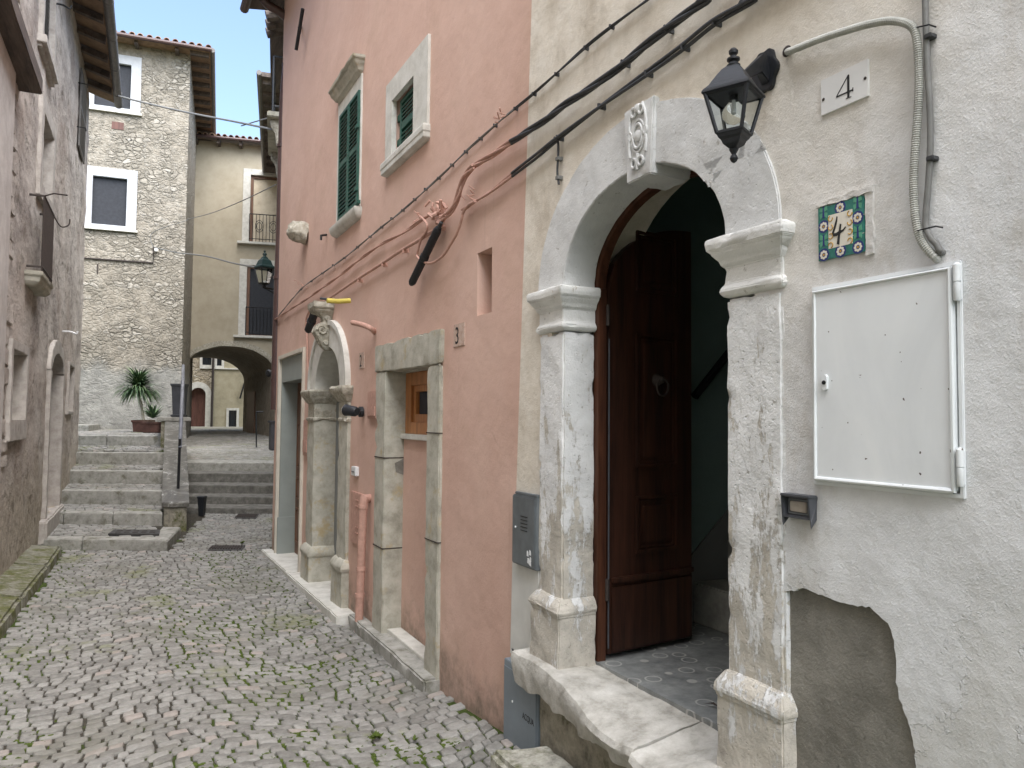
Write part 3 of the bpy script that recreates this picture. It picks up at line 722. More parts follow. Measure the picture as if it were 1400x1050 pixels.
# ================================================================== CREAM HOUSE (right, near)
W = RWALL; m = W.m
def closed(pts): return pts
cream = thing('cream_house', 'cream plastered house with the open arched doorway and white stone jambs', 'house', (0, 2.4, 0))
YB = 3.45                                             # seam with the pink house
yb0, yb1 = 3.55, 3.36
PR = .010                                             # how far the jambs stand proud of the plaster
AC = (2.478, 2.235)
door_hole = arch_poly(AC, .655, .50, .38)
patch = W.ms([(1071, 812), (1085, 806), (1098, 805), (1115, 811), (1135, 818), (1155, 824), (1172, 828), (1190, 832), (1203, 840), (1213, 852), (1219, 866), (1222, 885), (1224, 905), (1224, 925), (1227, 945), (1236, 975), (1246, 1000), (1251, 1025), (1253, 1055)])
rnd = random.Random(2)
def rough_line(pts, step=.02, amp=.006):
    out = []
    for (a, b), (c, d) in zip(pts, pts[1:]):
        n = max(1, int(math.hypot(c-a, d-b)/step))
        for k in range(n):
            f = k/n; out.append((a+(c-a)*f+rnd.uniform(-amp, amp), b+(d-b)*f+rnd.uniform(-amp, amp)))
    return out+[pts[-1]]
patch = rough_line(rough_line(patch, .05, .004), .012, .0028)
patch = patch+[(patch[-1][0]-.02, .3), (patch[-1][0]-.04, .0), (1.70, .0), (1.70, patch[0][1])]
boxq = W.ms([(1113, 395), (1313, 362), (1326, 675), (1113, 660)])
bx0, bx1 = boxq[1][0]-.004, boxq[0][0]+.004; bz0, bz1 = boxq[3][1]-.004, boxq[0][1]+.004
box_hole = rect(bx0, bx1, bz0, bz1)
wall = G()
outer = [(-6, -.5), (yb0, -.5), (yb0, .05), (yb1, 3.8), (yb1, 8.6), (-6, 8.6)]
pz_bottom = []
wall.prism(W, [(-6, -.5), (yb0, -.5), (yb0, .05), (yb1, 3.8), (yb1, 5.6), (-6, 5.6)], 0, -.45, [door_hole, patch, box_hole])
wall.build('wall', 'cream', cream)
g = G(); g.prism(W, [(1.35, -.3), (1.35, 1.2), (1.73, 1.2), (1.73, -.3)], -.3, -.006)
g = G(); px_ = [p[0] for p in patch]; g.prism(W, rect(min(px_)-.02, max(px_)+.02, -.02, max(p[1] for p in patch)+.02), -.05, -.016)
g.build('bare_render_patch', 'mortar', cream, cut=.05, amp=.002, freq=14)
# thin surviving older paint coat around the patch: raised flakes
# shell of the house
g = G(); g.wbox(.45, 7, -6.2, -6, -.5, 5.6); g.wbox(7, 7.3, -6.2, 3.4, -.5, 5.6); g.wbox(.0, .45, -6.2, -6.001, -.5, 5.6); g.build('rear_wall', 'cream', cream)
g = G(); g.wbox(-.3, 7.4, -6.3, 3.36, 5.6, 5.8); g.build('roof', 'tiles', cream)

# --- jambs (pilasters) and arch
def jamb(a0, a1, zb, zc, facing, mt_shaft, rev):
    """a0..a1 face width; base and capital wrap round onto the reveal"""
    top = AC[1]
    g = G(); g.stack(W, a0, a1, [(zb+.30, 0), (top-.21, 0)], -.165, PR); o = g.build('jamb', mt_shaft, cream, bevel=.009, cut=.03, amp=.0035, freq=9, chip=.010)
    g = G(); g.stack(W, a0, a1, [(zb-.01, .022), (zb+.255, .020), (zb+.262, .028), (zb+.285, .030), (zb+.30, .022), (zb+.325, .006), (zb+.335, .0)], -.165, PR+.01)
    g.build('base', 'lime_worn', o, bevel=.007, cut=.03, amp=.005, freq=9, chip=.004)
    g = G(); g.stack(W, a0, a1, [(top-.205, .002), (top-.195, .013), (top-.182, .016), (top-.17, .010), (top-.16, .002), (top-.105, .002), (top-.098, .012), (top-.08, .018), (top-.06, .034), (top-.05, .038), (top-.046, .046), (top-.016, .050), (top-.004, .045), (top, .03)], -.165, PR)
    g.build('capital', 'lime', o, bevel=.003, cut=.03, amp=.0025, freq=12, chip=.004)
    return o
ja = jamb(3.01, 3.235, .47, 0, 1, 'lime_worn', 0)
jb = jamb(1.70, 1.945, .47, 0, -1, 'lime_worn', 0)
g = G(); g.ring(W, AC, .5325, .385, .775, .62, 0, math.pi, -.165, PR+.001, 40)
g.build('arch', 'lime_arch', cream, bevel=.004, cut=.05, amp=.003, freq=6, chip=.003)
# keystone with carved cartouche
K = W.ms([(846, 249), (888, 232), (893, 131), (852, 143)], .05)
ka0, ka1 = (K[1][0]+K[2][0])/2, (K[0][0]+K[3][0])/2; ka0 += .018; kz0, kz1 = 2.565, 2.865
ks = G(); ks.prism(W, [(ka0+.012, kz0), (ka1-.012, kz0), (ka1+.008, kz1), (ka0-.004, kz1)], -.165, .030)
kst = ks.build('keystone', 'lime_arch', cream, bevel=.005, cut=.03, amp=.003, freq=12, chip=.006)
kc = (ka0+ka1)/2
g = G()
def oval(c, a, b, r, off, n=26, t0=0, t1=2*math.pi): g.tube([W.w(c[0]+a*math.cos(t0+(t1-t0)*k/n), c[1]+b*math.sin(t0+(t1-t0)*k/n), off-.050) for k in range(n+1)], r, 6)
oval((kc, 2.735), .030, .048, .006, .084); oval((kc, 2.735), .042, .064, .005, .082)
g.lathe(W.w(kc, 2.735, .026), [(0, .028), (.012, .022), (.016, .008)], W.n)
for s in (-1, 1):
    oval((kc+s*.022, 2.63), .016, .017, .006, .086); oval((kc+s*.024, 2.835), .015, .017, .006, .086); oval((kc+s*.048, 2.745), .010, .016, .006, .084)
    g.tube([W.w(kc+s*x, z, .034) for x, z in ((.05, 2.66), (.056, 2.70), (.05, 2.74), (.055, 2.78), (.048, 2.82), (.03, 2.86))], .006, 6)
g.tube([W.w(kc, z, .034) for z in (2.60, 2.62, 2.65, 2.665)], .008, 6)
g.lathe(W.w(kc, 2.845, .028), [(0, .022), (.014, .016), (.018, .004)], W.n)
g.build('cartouche', 'lime_arch', kst, smooth=True)

# --- threshold slabs (worn, overhanging) and the mossy riser under them
def slab(a0, a1, zt, dips, o_f, thick, name):
    g = G(); n = 70; V = []; F = []
    rows = []
    for i in range(n+1):
        a = a0+(a1-a0)*i/n; f = i/n
        dip = dips(f); of = o_f(f); row = []
        for (o, z) in ((-.20, zt-.008), (-.16, zt-.01-dip*.1), (-.12, zt-.01-dip*.3), (-.08, zt-dip*.55), (-.04, zt-dip*.8), (0, zt-dip), (of*.3, zt-dip*1.12), (of*.55, zt-dip*1.25), (of*.78, zt-dip*1.38), (of*.93, zt-dip*1.5-.004), (of, zt-dip*1.6-.024), (of*.97, zt-thick*.55-dip*.5), (of*.86+.006*math.sin(a*50), zt-thick+.012*math.sin(a*23)), (-.02, zt-thick)):
            row.append(W.w(a, z, o))
        rows.append(row)
    V = [p for r in rows for p in r]; m_ = len(rows[0])
    F = [(i*m_+j, i*m_+(j+1) % m_, (i+1)*m_+(j+1) % m_, (i+1)*m_+j) for i in range(n) for j in range(m_)]
    F += [tuple(range(m_)), tuple(n*m_+j for j in range(m_))[::-1]]
    g.add(V, F); return g.build(name, 'sill', cream, amp=.006, freq=9, chip=.003)
bump_ = lambda f, c, w_: math.exp(-((f-c)/w_)**2)
slab(2.28, 3.33, .50, lambda f: .045*bump_(f, .12, .3), lambda f: .155-.06*f+.012*math.sin(f*7), .15, 'threshold_slab')
slab(1.55, 2.272, .50, lambda f: .05*bump_(f, .9, .25), lambda f: .17+.01*math.sin(f*9), .17, 'threshold_slab')
g = G(); g.prism(W, [(1.3, -.2), (3.16, -.2), (3.16, .37), (1.3, .37)], -.05, .035); g.build('riser', 'riser', cream, cut=.06, amp=.006)
g = G(); g.prism(W, [(3.24, .42), (3.53, .42), (3.515, .90), (3.24, .90)], -.02, .006); g.build('smooth_render', 'white_plaster', cream)

# --- door frame, leaf and hall
g = G()
g.box(W, 2.985, 3.03, .50, 2.235, -.215, -.168); g.ring(W, AC, .515, .370, .56, .42, 0, math.pi, -.215, -.168, 30)
g.build('door_frame', 'framewood', cream, bevel=.003)
# leaf: local plane through the hinge
HX, HY = .222, 2.985
ld = Vector((math.sin(R(83.4)), math.cos(R(83.4)), 0))
LEAF = Pl((HX, HY), ld.xy, (ld.y, -ld.x))           # outward normal towards the camera side (-Y)
_a1 = LEAF.m(946, 700)[0]
LZ0, LZ1 = .53, 2.22
leafw = _a1
lt0 = LEAF.m(835, 405)[1]; lt1 = LEAF.m(942, 306)[1]
dr = G()
def leaf_top(a): f = a/leafw; return 2.23+.36*math.sqrt(max(0, 1-(1-f*.98)**2))
top = [(a, leaf_top(a)) for a in [leafw*k/14 for k in range(14, -1, -1)]]
dr.prism(LEAF, [(0, LZ0), (leafw, LZ0)]+top, -.045, 0)
door = dr.build('door', 'doorwood', cream, bevel=.003, label='dark brown panelled door leaf standing open')
def panel(a0, a1, z0, z1, rounded=.0):
    g = G(); w_ = .022
    def fr(o, i_, c0, c1):   # frame between outer rect and inner rect
        g.prism(LEAF, rect(a0+o, a1-o, z0+o, z1-o), c0, c1, [rect(a0+i_, a1-i_, z0+i_, z1-i_)[::-1]])
    fr(0, .018, 0, .012); fr(.022, .034, -.002, .007)
    g.prism(LEAF, rect(a0+.05, a1-.05, z0+.05, z1-.05), -.001, .009)
    g.build('panel', 'doorwood', door, bevel=.003)
P = lambda px, py: LEAF.m(px, py)
pa0, pa1 = P(868, 600)[0], P(925, 600)[0]
panel(pa0, pa1, P(868, 757)[1], P(868, 678)[1]); panel(pa0, pa1, P(868, 640)[1], P(870, 455)[1]); panel(pa0, pa1, P(870, 398)[1], P(870, 398)[1]+.30)
kz = P(845, 792)[1]
g = G(); g.box(LEAF, .02, leafw-.005, kz-.012, kz+.012, 0, .02); g.box(LEAF, .02, leafw-.005, LZ0+.01, kz-.03, 0, .006); g.build('kick_board', 'doorwood', door, bevel=.003)
kn = P(896, 520)
g = G(); g.lathe(LEAF.w(*kn, 0), [(0, .036), (.008, .036), (.012, .028), (.03, .022), (.045, .02), (.055, .01)], LEAF.n)
pts = [LEAF.w(kn[0]+.038*math.sin(t)+.006, kn[1]-.035-.042*(-math.cos(t))*-1-.0, .045) for t in [2*math.pi*k/24 for k in range(25)]]
g.tube(pts, .0055, 8); g.build('knocker', 'iron', door, smooth=True)
g = G()
for z in (2.06, .78): g.tube([LEAF.w(-.008, z, .006), LEAF.w(-.008, z+.10, .006)], .009, 8)
g.each('hinge', 'iron', door)
g = G(); g.tube([LEAF.w(.002, .56, .004), LEAF.w(.002, 2.0, .004)], .004, 6); g.build('draught_strip', 'bell', door)
# hall
g = G(); g.wbox(.165, 2.6, .5, 3.38, .38, .505); g.build('hall_floor', 'floor', cream)
g = G()
g.wbox(2.35, 2.5, .4, 3.35, .3, 3.4); g.wbox(.45, 2.5, 3.34, 3.39, .3, 3.4); g.wbox(.45, 2.4, .35, .5, .3, 3.4); g.wbox(.45, 2.5, .4, 3.39, 3.3, 3.45)
g.build('hall_wall', 'teal', cream)
HB = Pl((0, 3.34), (1, 0), (0, -1))
e = HB.m(950, 795); st0 = e[0]-.02; sth = e[1]-.505
g = G()
for k in range(5): g.wbox(st0+k*.25, 2.34, 2.3, 3.338, .506 if k == 0 else .505+sth*k-.02, .505+sth*(k+1))
g.build('hall_stair', 'hallstep', cream, bevel=.008)
g = G(); g.prism(HB, [(st0-.02, .505), (st0-.02, .505+sth+.14), (2.3, .505+sth*6.2+.14), (2.3, .505)], 0, .012); g.build('stair_skirting', 'greyboard', cream)
g = G(); a, b = HB.m(950, 542, .07), HB.m(992, 488, .07); d_ = (b[0]-a[0], b[1]-a[1])
g.tube([HB.w(a[0], a[1], .07), HB.w(a[0]+d_[0]*3, a[1]+d_[1]*3, .07)], .024, 8); g.build('hall_handrail', 'black', cream)

# ------------------------------------------------------------------ white cupboard with its door
mb = thing('meter_cupboard', 'white metal cupboard door set into the plaster beside the arched doorway', 'cupboard', tuple(W.w((bx0+bx1)/2, bz0, 0)))
g = G(); i_ = .012; g.prism(W, rect(bx0, bx1, bz0, bz1), -.06, .006, [rect(bx0+i_, bx1-i_, bz0+i_, bz1-i_)[::-1]]); g.build('frame', 'whitebox', mb, bevel=.002)
g = G(); g.box(W, bx0+.01, bx1-.01, bz0+.01, bz1-.01, -.06, -.02); g.build('back_box', 'whitebox', mb)
g = G(); g.box(W, bx0+.016, bx1-.012, bz0+.014, bz1-.014, -.019, .014); dp = g.build('door_panel', 'whitebox', mb, bevel=.006)
g = G(); j_ = .012
rr = rect(bx0+.022, bx1-.016, bz0+.018, bz1-.018)
g.tube([W.w(a, z, .013) for a, z in rr+rr[:2]], .0075, 8, caps=False); g.build('rolled_edge', 'whitebox', dp, smooth=True)
for z in (bz1-.055, bz0+.075):
    g = G(); g.lathe(W.w(bx0+.004, z-.045, .014), [(0, .006), (.004, .0085), (.044, .0085), (.045, .006), (.047, .006), (.048, .009), (.088, .009), (.094, .004)]); g.box(W, bx0-.002, bx0+.02, z-.04, z+.04, .002, .010); g.build('hinge', 'whitebox', mb, smooth=True)
lk = W.m(1127, 523, .02)
g = G(); g.prism(W, [(lk[0]+.009*math.cos(t), lk[1]+(.014 if math.sin(t) > 0 else -.014)+.009*math.sin(t)) for t in [2*math.pi*k/20 for k in range(20)]], .012, .021); lt = g.build('latch', 'whitebox', dp, bevel=.002)
g = G(); g.lathe(W.w(*lk, .021), [(0, .006), (.003, .006), (.003, .003), (.006, .003)], W.n); g.build('keyhole', 'black', lt)

# ------------------------------------------------------------------ plaques with the number 4
c = W.ms([(1123, 110), (1187, 80), (1187, 131), (1122, 159)], .006)
a1, a0 = (c[0][0]+c[3][0])/2, (c[1][0]+c[2][0])/2; z1, z0 = (c[0][1]+c[1][1])/2, (c[2][1]+c[3][1])/2
np_ = thing('number_plaque', 'plain white plaque with an engraved dark 4 below the curved conduit', 'house number', tuple(W.w((a0+a1)/2, z0, 0)))
g = G(); g.box(W, a0, a1, z0, z1, -.002, .007); g.build('plate', 'marbleplate', np_, bevel=.001)
def digit4(pl, ax, z, w_, h, off, mt, parent, calli=False, depth=.0012):
    g = G(); rt = -1 if Vector((0, 0, 1)).cross(pl.n).dot(pl.d) < 0 else 1
    def st(p, q, r0, r1):     # tapered stroke
        (x0, y0), (x1, y1) = p, q; dx, dy = x1-x0, y1-y0; L = math.hypot(dx, dy); nx, ny = -dy/L, dx/L
        pts = [(x0+nx*r0, y0+ny*r0), (x1+nx*r1, y1+ny*r1), (x1-nx*r1, y1-ny*r1), (x0-nx*r0, y0-ny*r0)]
        g.prism(pl, [(ax+rt*x*w_, z+y*h) for x, y in pts], off-.0005, off+depth+len(g.v)*.00001)
    if not calli:
        st((.74, 1.0), (.0, .27), .022, .022); st((.0, .27), (1.0, .27), .028, .028); st((.72, .98), (.72, .0), .06, .06); st((.58, .01), (.88, .01), .014, .014); st((.98, .2), (.98, .36), .02, .02)
    else:
        c_ = [(.36, 1.0), (.30, .82), (.16, .60), (.02, .42), (.10, .38), (.3, .37), (.55, .42), (.8, .46), (.98, .55)]
        for i in range(len(c_)-1): st(c_[i], c_[i+1], (.03, .055, .06, .05, .05, .055, .05, .03, .02)[i], (.055, .06, .05, .05, .055, .05, .03, .02, .02)[i])
        st((.62, .70), (.50, .35), .045, .06); st((.50, .37), (.42, .0), .06, .08)
    return g.build('numeral', mt, parent)
p = W.m(1143.5, 133, .007); q = W.m(1164, 102, .007); zb = W.m(1158, 135, .007)[1]
digit4(W, p[0], zb, p[0]-q[0]+.006, W.m(1159, 102.5, .007)[1]-zb, .007, 'ink', np_)
g = G()
for px, py in ((1126, 136), (1183, 107)): s_ = W.m(px, py, .007); g.lathe(W.w(*s_, .006), [(0, .0045), (.0025, .0045), (.004, .002)], W.n)
g.each('screw', 'iron', np_)
# glazed tile
c = W.ms([(1118, 286), (1181, 266), (1182, 343), (1119, 358)], .008)
a1, a0 = (c[0][0]+c[3][0])/2, (c[1][0]+c[2][0])/2; z1, z0 = (c[0][1]+c[1][1])/2, (c[2][1]+c[3][1])/2
tp = thing('tile_plaque', 'green and blue glazed tile panel with a black 4 above the white cupboard', 'house number', tuple(W.w((a0+a1)/2, z0, 0)))
g = G(); g.box(W, a0, a1, z0, z1, -.002, .008); g.build('tile_body', 'teal_glaze', tp, bevel=.001)
wd, hh = a1-a0, z1-z0
g = G(); g.box(W, a0+wd*.24, a1-wd*.24, z0+hh*.19, z1-hh*.19, .006, .0088); g.build('centre_field', 'cream_glaze', tp)
cw, ch = wd/3, hh/4.
fl = G(); blu = G(); lfs = G(); gold = G()
cells = [(i, j) for i in range(3) for j in range(4) if i in (0, 2) or j in (0, 3)]
for i, j in cells:
    cx, cz = a0+wd*(.13 if i == 0 else .5 if i == 1 else .87), z0+hh*(.1, .37, .63, .9)[j]
    if (i+j) % 2 == 0 or i == 1:
        blu.prism(W, [(cx+.019*math.cos(t), cz+.019*math.sin(t)) for t in [2*math.pi*k/16 for k in range(16)]], .0079, .0086)
        for k in range(8):
            t = 2*math.pi*k/8; u, v = cx+.0095*math.cos(t), cz+.0095*math.sin(t)
            fl.prism(W, [(u+.0042*math.cos(s), v+.0042*math.sin(s)) for s in [2*math.pi*q/7 for q in range(7)]], .0084, .0091)
        gold.prism(W, [(cx+.0035*math.cos(t), cz+.0035*math.sin(t)) for t in [2*math.pi*k/8 for k in range(8)]], .0088, .0096)
    else:
        for s1 in (-1, 1):
            for s2 in (-1, 1):
                lfs.prism(W, [(cx, cz), (cx+s1*.014, cz+s2*.004), (cx+s1*.012, cz+s2*.019), (cx+s1*.002, cz+s2*.012)], .0079, .0088)
        blu.prism(W, [(cx-.004, cz-.017), (cx+.004, cz-.017), (cx+.002, cz+.017), (cx-.002, cz+.017)], .0079, .0092)
for s in (a0+wd*.29, a1-wd*.29):
    for k in range(4):
        zc = z0+hh*(.25+k*.165)
        gold.tube([W.w(s+.0075*math.cos(t), zc+.0075*math.sin(t), .0090) for t in [2*math.pi*q/12*.8+k for q in range(12)]], .0018, 5)
blu.each('blue_glaze', 'blue', tp); fl.each('petals', 'cream_glaze', tp); lfs.build('painted_leaves', 'leafglaze', tp); gold.build('scrolls', 'gold_glaze', tp)
cz0 = z0+hh*.23; digit4(W, (a0+a1)/2+wd*.17, cz0, wd*.30, hh*.52, .009, 'ink', tp, True)
g = G()
for f in (.33, .66): g.box(W, a0, a1, z0+hh*f-.0006, z0+hh*f+.0006, .0075, .0084)
g.build('tile_joint', 'white_plaster', tp)
g = G(); g.prism(W, rough_line([(a0-.03, z1+.004), (a0-.03, z1+.022), (a1+.004, z1+.014), (a1+.004, z1+.002), (a0-.03, z1+.004)], .012, .002)[:-1], -.001, .011)
g.prism(W, rough_line([(a0-.028, z0-.01), (a0-.002, z0-.012), (a0-.002, z1+.004), (a0-.028, z1+.004), (a0-.028, z0-.01)], .014, .002)[:-1], -.001, .008)
g.build('mortar_edge', 'cream', tp, cut=.012, amp=.0025, freq=40)

# ------------------------------------------------------------------ wall lantern
O = .24
lc = W.m(1003, 140, O); La = lc[0]
def lz(py): return W.m(1003, py, O)[1]
ln = thing('wall_lantern', 'black hexagonal wall lantern with clear glass and a bare bulb above the doorway', 'lantern', tuple(W.w(La, lz(215), O)))
zs = {k: lz(v) for k, v in dict(ft=65, neck=88, top=92, brim=128, brim2=138, gb=183, base=196, fin=219).items()}
def hexr(r, z, n=4, ph=R(251)): return [W.w(La, 0, O)*Vector((1, 1, 0)) if False else Vector((-O+r*math.cos(ph+2*math.pi*k/n), La+r*math.sin(ph+2*math.pi*k/n), z)) for k in range(n)]
def loft(levels, n=4):
    g = G(); vs = []; 
    for r, z in levels: vs += hexr(r, z, n)
    L = len(levels); fs = [tuple(range(n))[::-1], tuple((L-1)*n+k for k in range(n))]
    fs += [(i*n+k, i*n+(k+1) % n, (i+1)*n+(k+1) % n, (i+1)*n+k) for i in range(L-1) for k in range(n)]
    return g.add(vs, fs)
RB = .098
H = zs['brim']-zs['gb']
loft([(.02, zs['top']+.004), (.038, zs['top']-.008), (.05, zs['top']-.022), (.064, (zs['top']+zs['brim'])/2), (.078, zs['brim']+.02), (RB, zs['brim']+.004), (RB+.003, zs['brim']-.006), (.088, zs['brim']-.008)]).build('roof_cap', 'lampblack', ln, bevel=.002)
rt_, rb_ = .088, .052; zt, zb = zs['brim']-.006, zs['gb']
cg = G(); A, B = hexr(rt_, zt), hexr(rb_, zb)
for k in range(4): cg.tube([A[k], B[k]], .0065, 6)
for P_, r_ in ((A, .006), (B, .006)): cg.tube(P_+P_[:2], r_, 6)
cg.build('cage', 'lampblack', ln)
gg = G(); A2, B2 = hexr(rt_-.004, zt), hexr(rb_-.003, zb)
for k in range(4):
    a, b, c_, d = A2[k], A2[(k+1) % 4], B2[(k+1) % 4], B2[k]; inn = (Vector((-O, La, a.z))-(a+b)/2); inn.z = 0; inn = inn.normalized()*.002
    ff = [(p_*.94+((a+b)/2 if q_ < 2 else (c_+d)/2)*.06) for q_, p_ in enumerate((a, b, c_, d))]
    gg.hexa([ff[0], ff[1], ff[1]+inn, ff[0]+inn, ff[3], ff[2], ff[2]+inn, ff[3]+inn])
gg.build('glass_pane', 'glass', ln)
loft([(.012, zs['gb']-.045), (.034, zs['gb']-.032), (.040, zs['gb']-.02), (.048, zs['gb']-.014), (.054, zs['gb']-.004), (.054, zs['gb']+.004)]).build('base_cup', 'lampblack', ln, bevel=.0015)
g = G(); c0 = Vector((-O, La, zs['gb']-.048)); g.lathe(c0-Vector((0, 0, .038)), [(0, .003), (.005, .009), (.013, .012), (.021, .009), (.025, .006), (.032, .010), (.04, .014)], seg=14); g.build('bottom_finial', 'lampblack', ln, smooth=True)
g = G(); g.lathe((-O, La, zs['top']), [(0, .018), (.006, .020), (.012, .014), (.016, .011), (.021, .019), (.026, .019), (.031, .010), (.036, .0075), (.041, .013), (.049, .014), (.056, .008), (.058, .002)], seg=14); g.build('top_finial', 'lampblack', ln, smooth=True)
g = G(); zc = (zt+zb)/2+.012; g.lathe((-O, La, zc-.042), [(0, .004), (.008, .022), (.022, .033), (.038, .034), (.052, .026), (.066, .014), (.076, .012)], seg=18); bl = g.build('bulb', 'bulb', ln, smooth=True)
g = G(); g.lathe((-O, La, zc+.03), [(0, .013), (.026, .014), (.03, .02), (.05, .02)], seg=14); g.build('socket', 'lampblack', bl)
g = G(); g.lathe((-O, La, zc-.012), [(0, .002), (.004, .007), (.03, .005), (.045, .004)], seg=8); g.build('filament_stem', 'white', bl)
bk = W.m(1046, 102, .0); za = zs['top']-.002
g = G(); n = 20
g.prism(W, [(bk[0]-.01+(.050+.005*math.cos(6*t))*math.cos(t), bk[1]+.004+(.068+.005*math.cos(6*t))*math.sin(t)) for t in [2*math.pi*k/40 for k in range(40)]], 0, .016)
g.build('backplate', 'lampblack', ln, bevel=.004)
ba = bk[0]-.01
g = G(); pr = [(0, bk[1]+.045), (0, bk[1]-.045), (.06, bk[1]-.045+.02), (O-.03, za-.035), (O, za-.02), (O, za), (O-.05, za+.002), (.05, bk[1]+.04)]
vs = [W.w(ba+(La-ba)*(o/O)+s*(.012 if o > .05 else .018), z, o) for s in (-1, 1) for o, z in pr]; n = len(pr)
g.add(vs, [tuple(range(n)), tuple(range(n, 2*n))[::-1]]+[(k, (k+1) % n, n+(k+1) % n, n+k) for k in range(n)]); g.build('arm', 'lampblack', ln, bevel=.003)
g = G(); g.lathe(W.w(ba, bk[1]-.02, .016), [(0, .005), (.003, .005), (.004, .002)], W.n); g.build('screw', 'white', ln)

# ------------------------------------------------------------------ conduit and cable on the cream wall
cc = thing('corrugated_conduit', 'light grey corrugated conduit curving out of a hole and down the plaster', 'conduit', tuple(W.w(*W.m(1275, 350), 0)))
cp = [(1076, 71, -.02), (1080, 70, .02), (1090, 66, .025), (1120, 54, .028), (1150, 44, .028), (1180, 35, .028), (1210, 29, .028), (1232, 30, .028), (1247, 37, .028), (1253, 52, .027), (1256, 90, .022), (1256, 130, .022), (1253, 180, .022), (1250, 220, .022), (1249, 260, .022), (1252, 300, .022), (1258, 325, .02), (1268, 341, .018), (1279, 352, .01), (1284, 356, -.02)]
raw_ = smoothpts([W.w(*W.m(a, b, o), o) for a, b, o in cp], 40); pts = [raw_[0]]
for p_ in raw_:
    while (p_-pts[-1]).length > .0029: pts.append(pts[-1]+(p_-pts[-1]).normalized()*.0029)
g = G(); g.tube(pts, .0098, 10, rf=lambda i: .0112 if i % 2 else .0088); g.build('hose', 'plastic', cc)
g = G(); h_ = W.m(1076, 70); g.lathe(W.w(h_[0], h_[1], -.004), [(0, .02), (.006, .017), (.008, .012)], W.n, 12); g.build('wall_hole', 'iron', cc)
gc = thing('grey_cable', 'grey flat cable running straight down beside the corrugated conduit', 'cable', tuple(W.w(*W.m(1268, 340), 0)))
cp = [(1262, -420), (1263, -200), (1264, -40), (1265, 0), (1266, 40), (1268, 90), (1271, 140), (1272, 190), (1270, 240), (1266, 290), (1266, 310), (1272, 325), (1281, 335), (1285, 345)]
pts = smoothpts([W.w(*W.m(a, b, .014), .014) for a, b in cp], 6); pts[-1] = pts[-1]+Vector((.03, 0, 0))
g = G(); g.tube(pts, .0078, 10); g.build('sheath', 'greycable', gc, smooth=True)
g = G()
for px, py in ((1274, 50), (1277, 217)):
    s_ = W.m(px, py, .01); g.box(W, s_[0]-.008, s_[0]+.012, s_[1]-.006, s_[1]+.006, 0, .026)
g.each('clip', 'cable', gc, bevel=.002)
g = G()
for px, py, dx in ((1257, 36, 12), (1266, 312, 12)):
    A = W.m(px-dx, py+3, .034); B = W.m(px+dx, py-3, .034)
    g.tube([W.w(A[0], A[1], .004), W.w(A[0], A[1], .032), W.w(B[0], B[1], .03), W.w(B[0], B[1], .004)], .0022, 5)
g.each('cable_tie', 'black', gc)

# ------------------------------------------------------------------ bell box
q = W.ms([(1065, 675), (1107, 677), (1108, 712), (1072, 708)], .03); a1, a0 = q[0][0], q[1][0]; z1, z0 = q[0][1], q[2][1]
a1 -= .012
bb = thing('doorbell', 'small dark grey bell box with a square beige button beside the right jamb', 'doorbell', tuple(W.w(a0, z0, 0)))
g = G(); g.prism(W, rect(a0, a1, z0, z1), 0, .028, [rect(a0+.008, a1-.008, z0+.008, z1-.008)[::-1]]); g.box(W, a0+.004, a1-.004, z0+.004, z1-.004, 0, .014)
vs = [W.w(a, z, o) for a in (a0-.002, a1+.002) for z, o in ((z1-.004, .0), (z1+.004, .0), (z1+.004, .038), (z1-.004, .038))]
g.add(vs, [(0, 1, 2, 3), (7, 6, 5, 4), (0, 4, 5, 1), (1, 5, 6, 2), (2, 6, 7, 3), (3, 7, 4, 0)])
for a in (a0, a1-.004): g.prism(Pl((0, a), (-1, 0), (0, 1)), [(0, z0), (.028, z0), (.038, z1), (0, z1)], 0, .004)
g.build('housing', 'bell', bb, bevel=.002)
g = G(); g.box(W, a0+.022, a1-.02, z0+.018, z1-.018, .013, .02); g.build('button', 'cardboard', bb, bevel=.002)
g = G(); g.prism(W, rect(a0+.014, a1-.012, z0+.011, z1-.011), .013, .018, [rect(a0+.02, a1-.018, z0+.016, z1-.016)[::-1]]); g.build('button_frame', 'greybox', bb, bevel=.001)

# ------------------------------------------------------------------ grey boxes by the seam
q = W.ms([(701, 675), (739, 688), (739, 783), (703, 770)], .03)
a1, a0 = q[0][0], max(q[1][0], 3.225); z1, z0 = q[0][1], q[3][1]
gb = thing('vent_box', 'dark grey metal box with five slots left of the near doorway', 'meter box', tuple(W.w(a0, z0, 0)))
g = G(); g.box(W, a0, a1, z0, z1, -.01, .03); g.build('case', 'greybox', gb, bevel=.004)
g = G(); g.box(W, a0+.004, a1-.012, z1, z1+.014, -.01, .024); g.build('top_flange', 'greybox', gb, bevel=.003)
g = G(); g.box(W, a0+.006, a1-.006, z0+.006, z1-.006, .03, .034); dr_ = g.build('lid', 'greybox', gb, bevel=.003)
zc = W.m(720, 717, .034)[1]; ac = (a0+a1)/2-.01
g = G()
for k in range(5): z = zc+(k-2)*.017; g.box(W, ac-.035, ac+.035, z-.0022, z+.0022, .033, .0355)
g.build('vent_slots', 'black', dr_)
g = G(); k_ = W.m(704, 720, .034); g.lathe(W.w(k_[0]-.008, k_[1], .034), [(0, .006), (.003, .006), (.005, .003)], W.n); g.build('lock', 'white', dr_)
g = G(); sc = random.Random(4); c_ = W.m(723, 763, .035)
for k in range(9): u = c_[0]+sc.uniform(-.018, .018); v = c_[1]+sc.uniform(-.03, .03); g.prism(W, rough_line([(u-.008, v-.012), (u+.007, v-.01), (u+.006, v+.014), (u-.006, v+.01), (u-.008, v-.012)], .008, .002)[:-1], .0335, .0344+.0001*k)
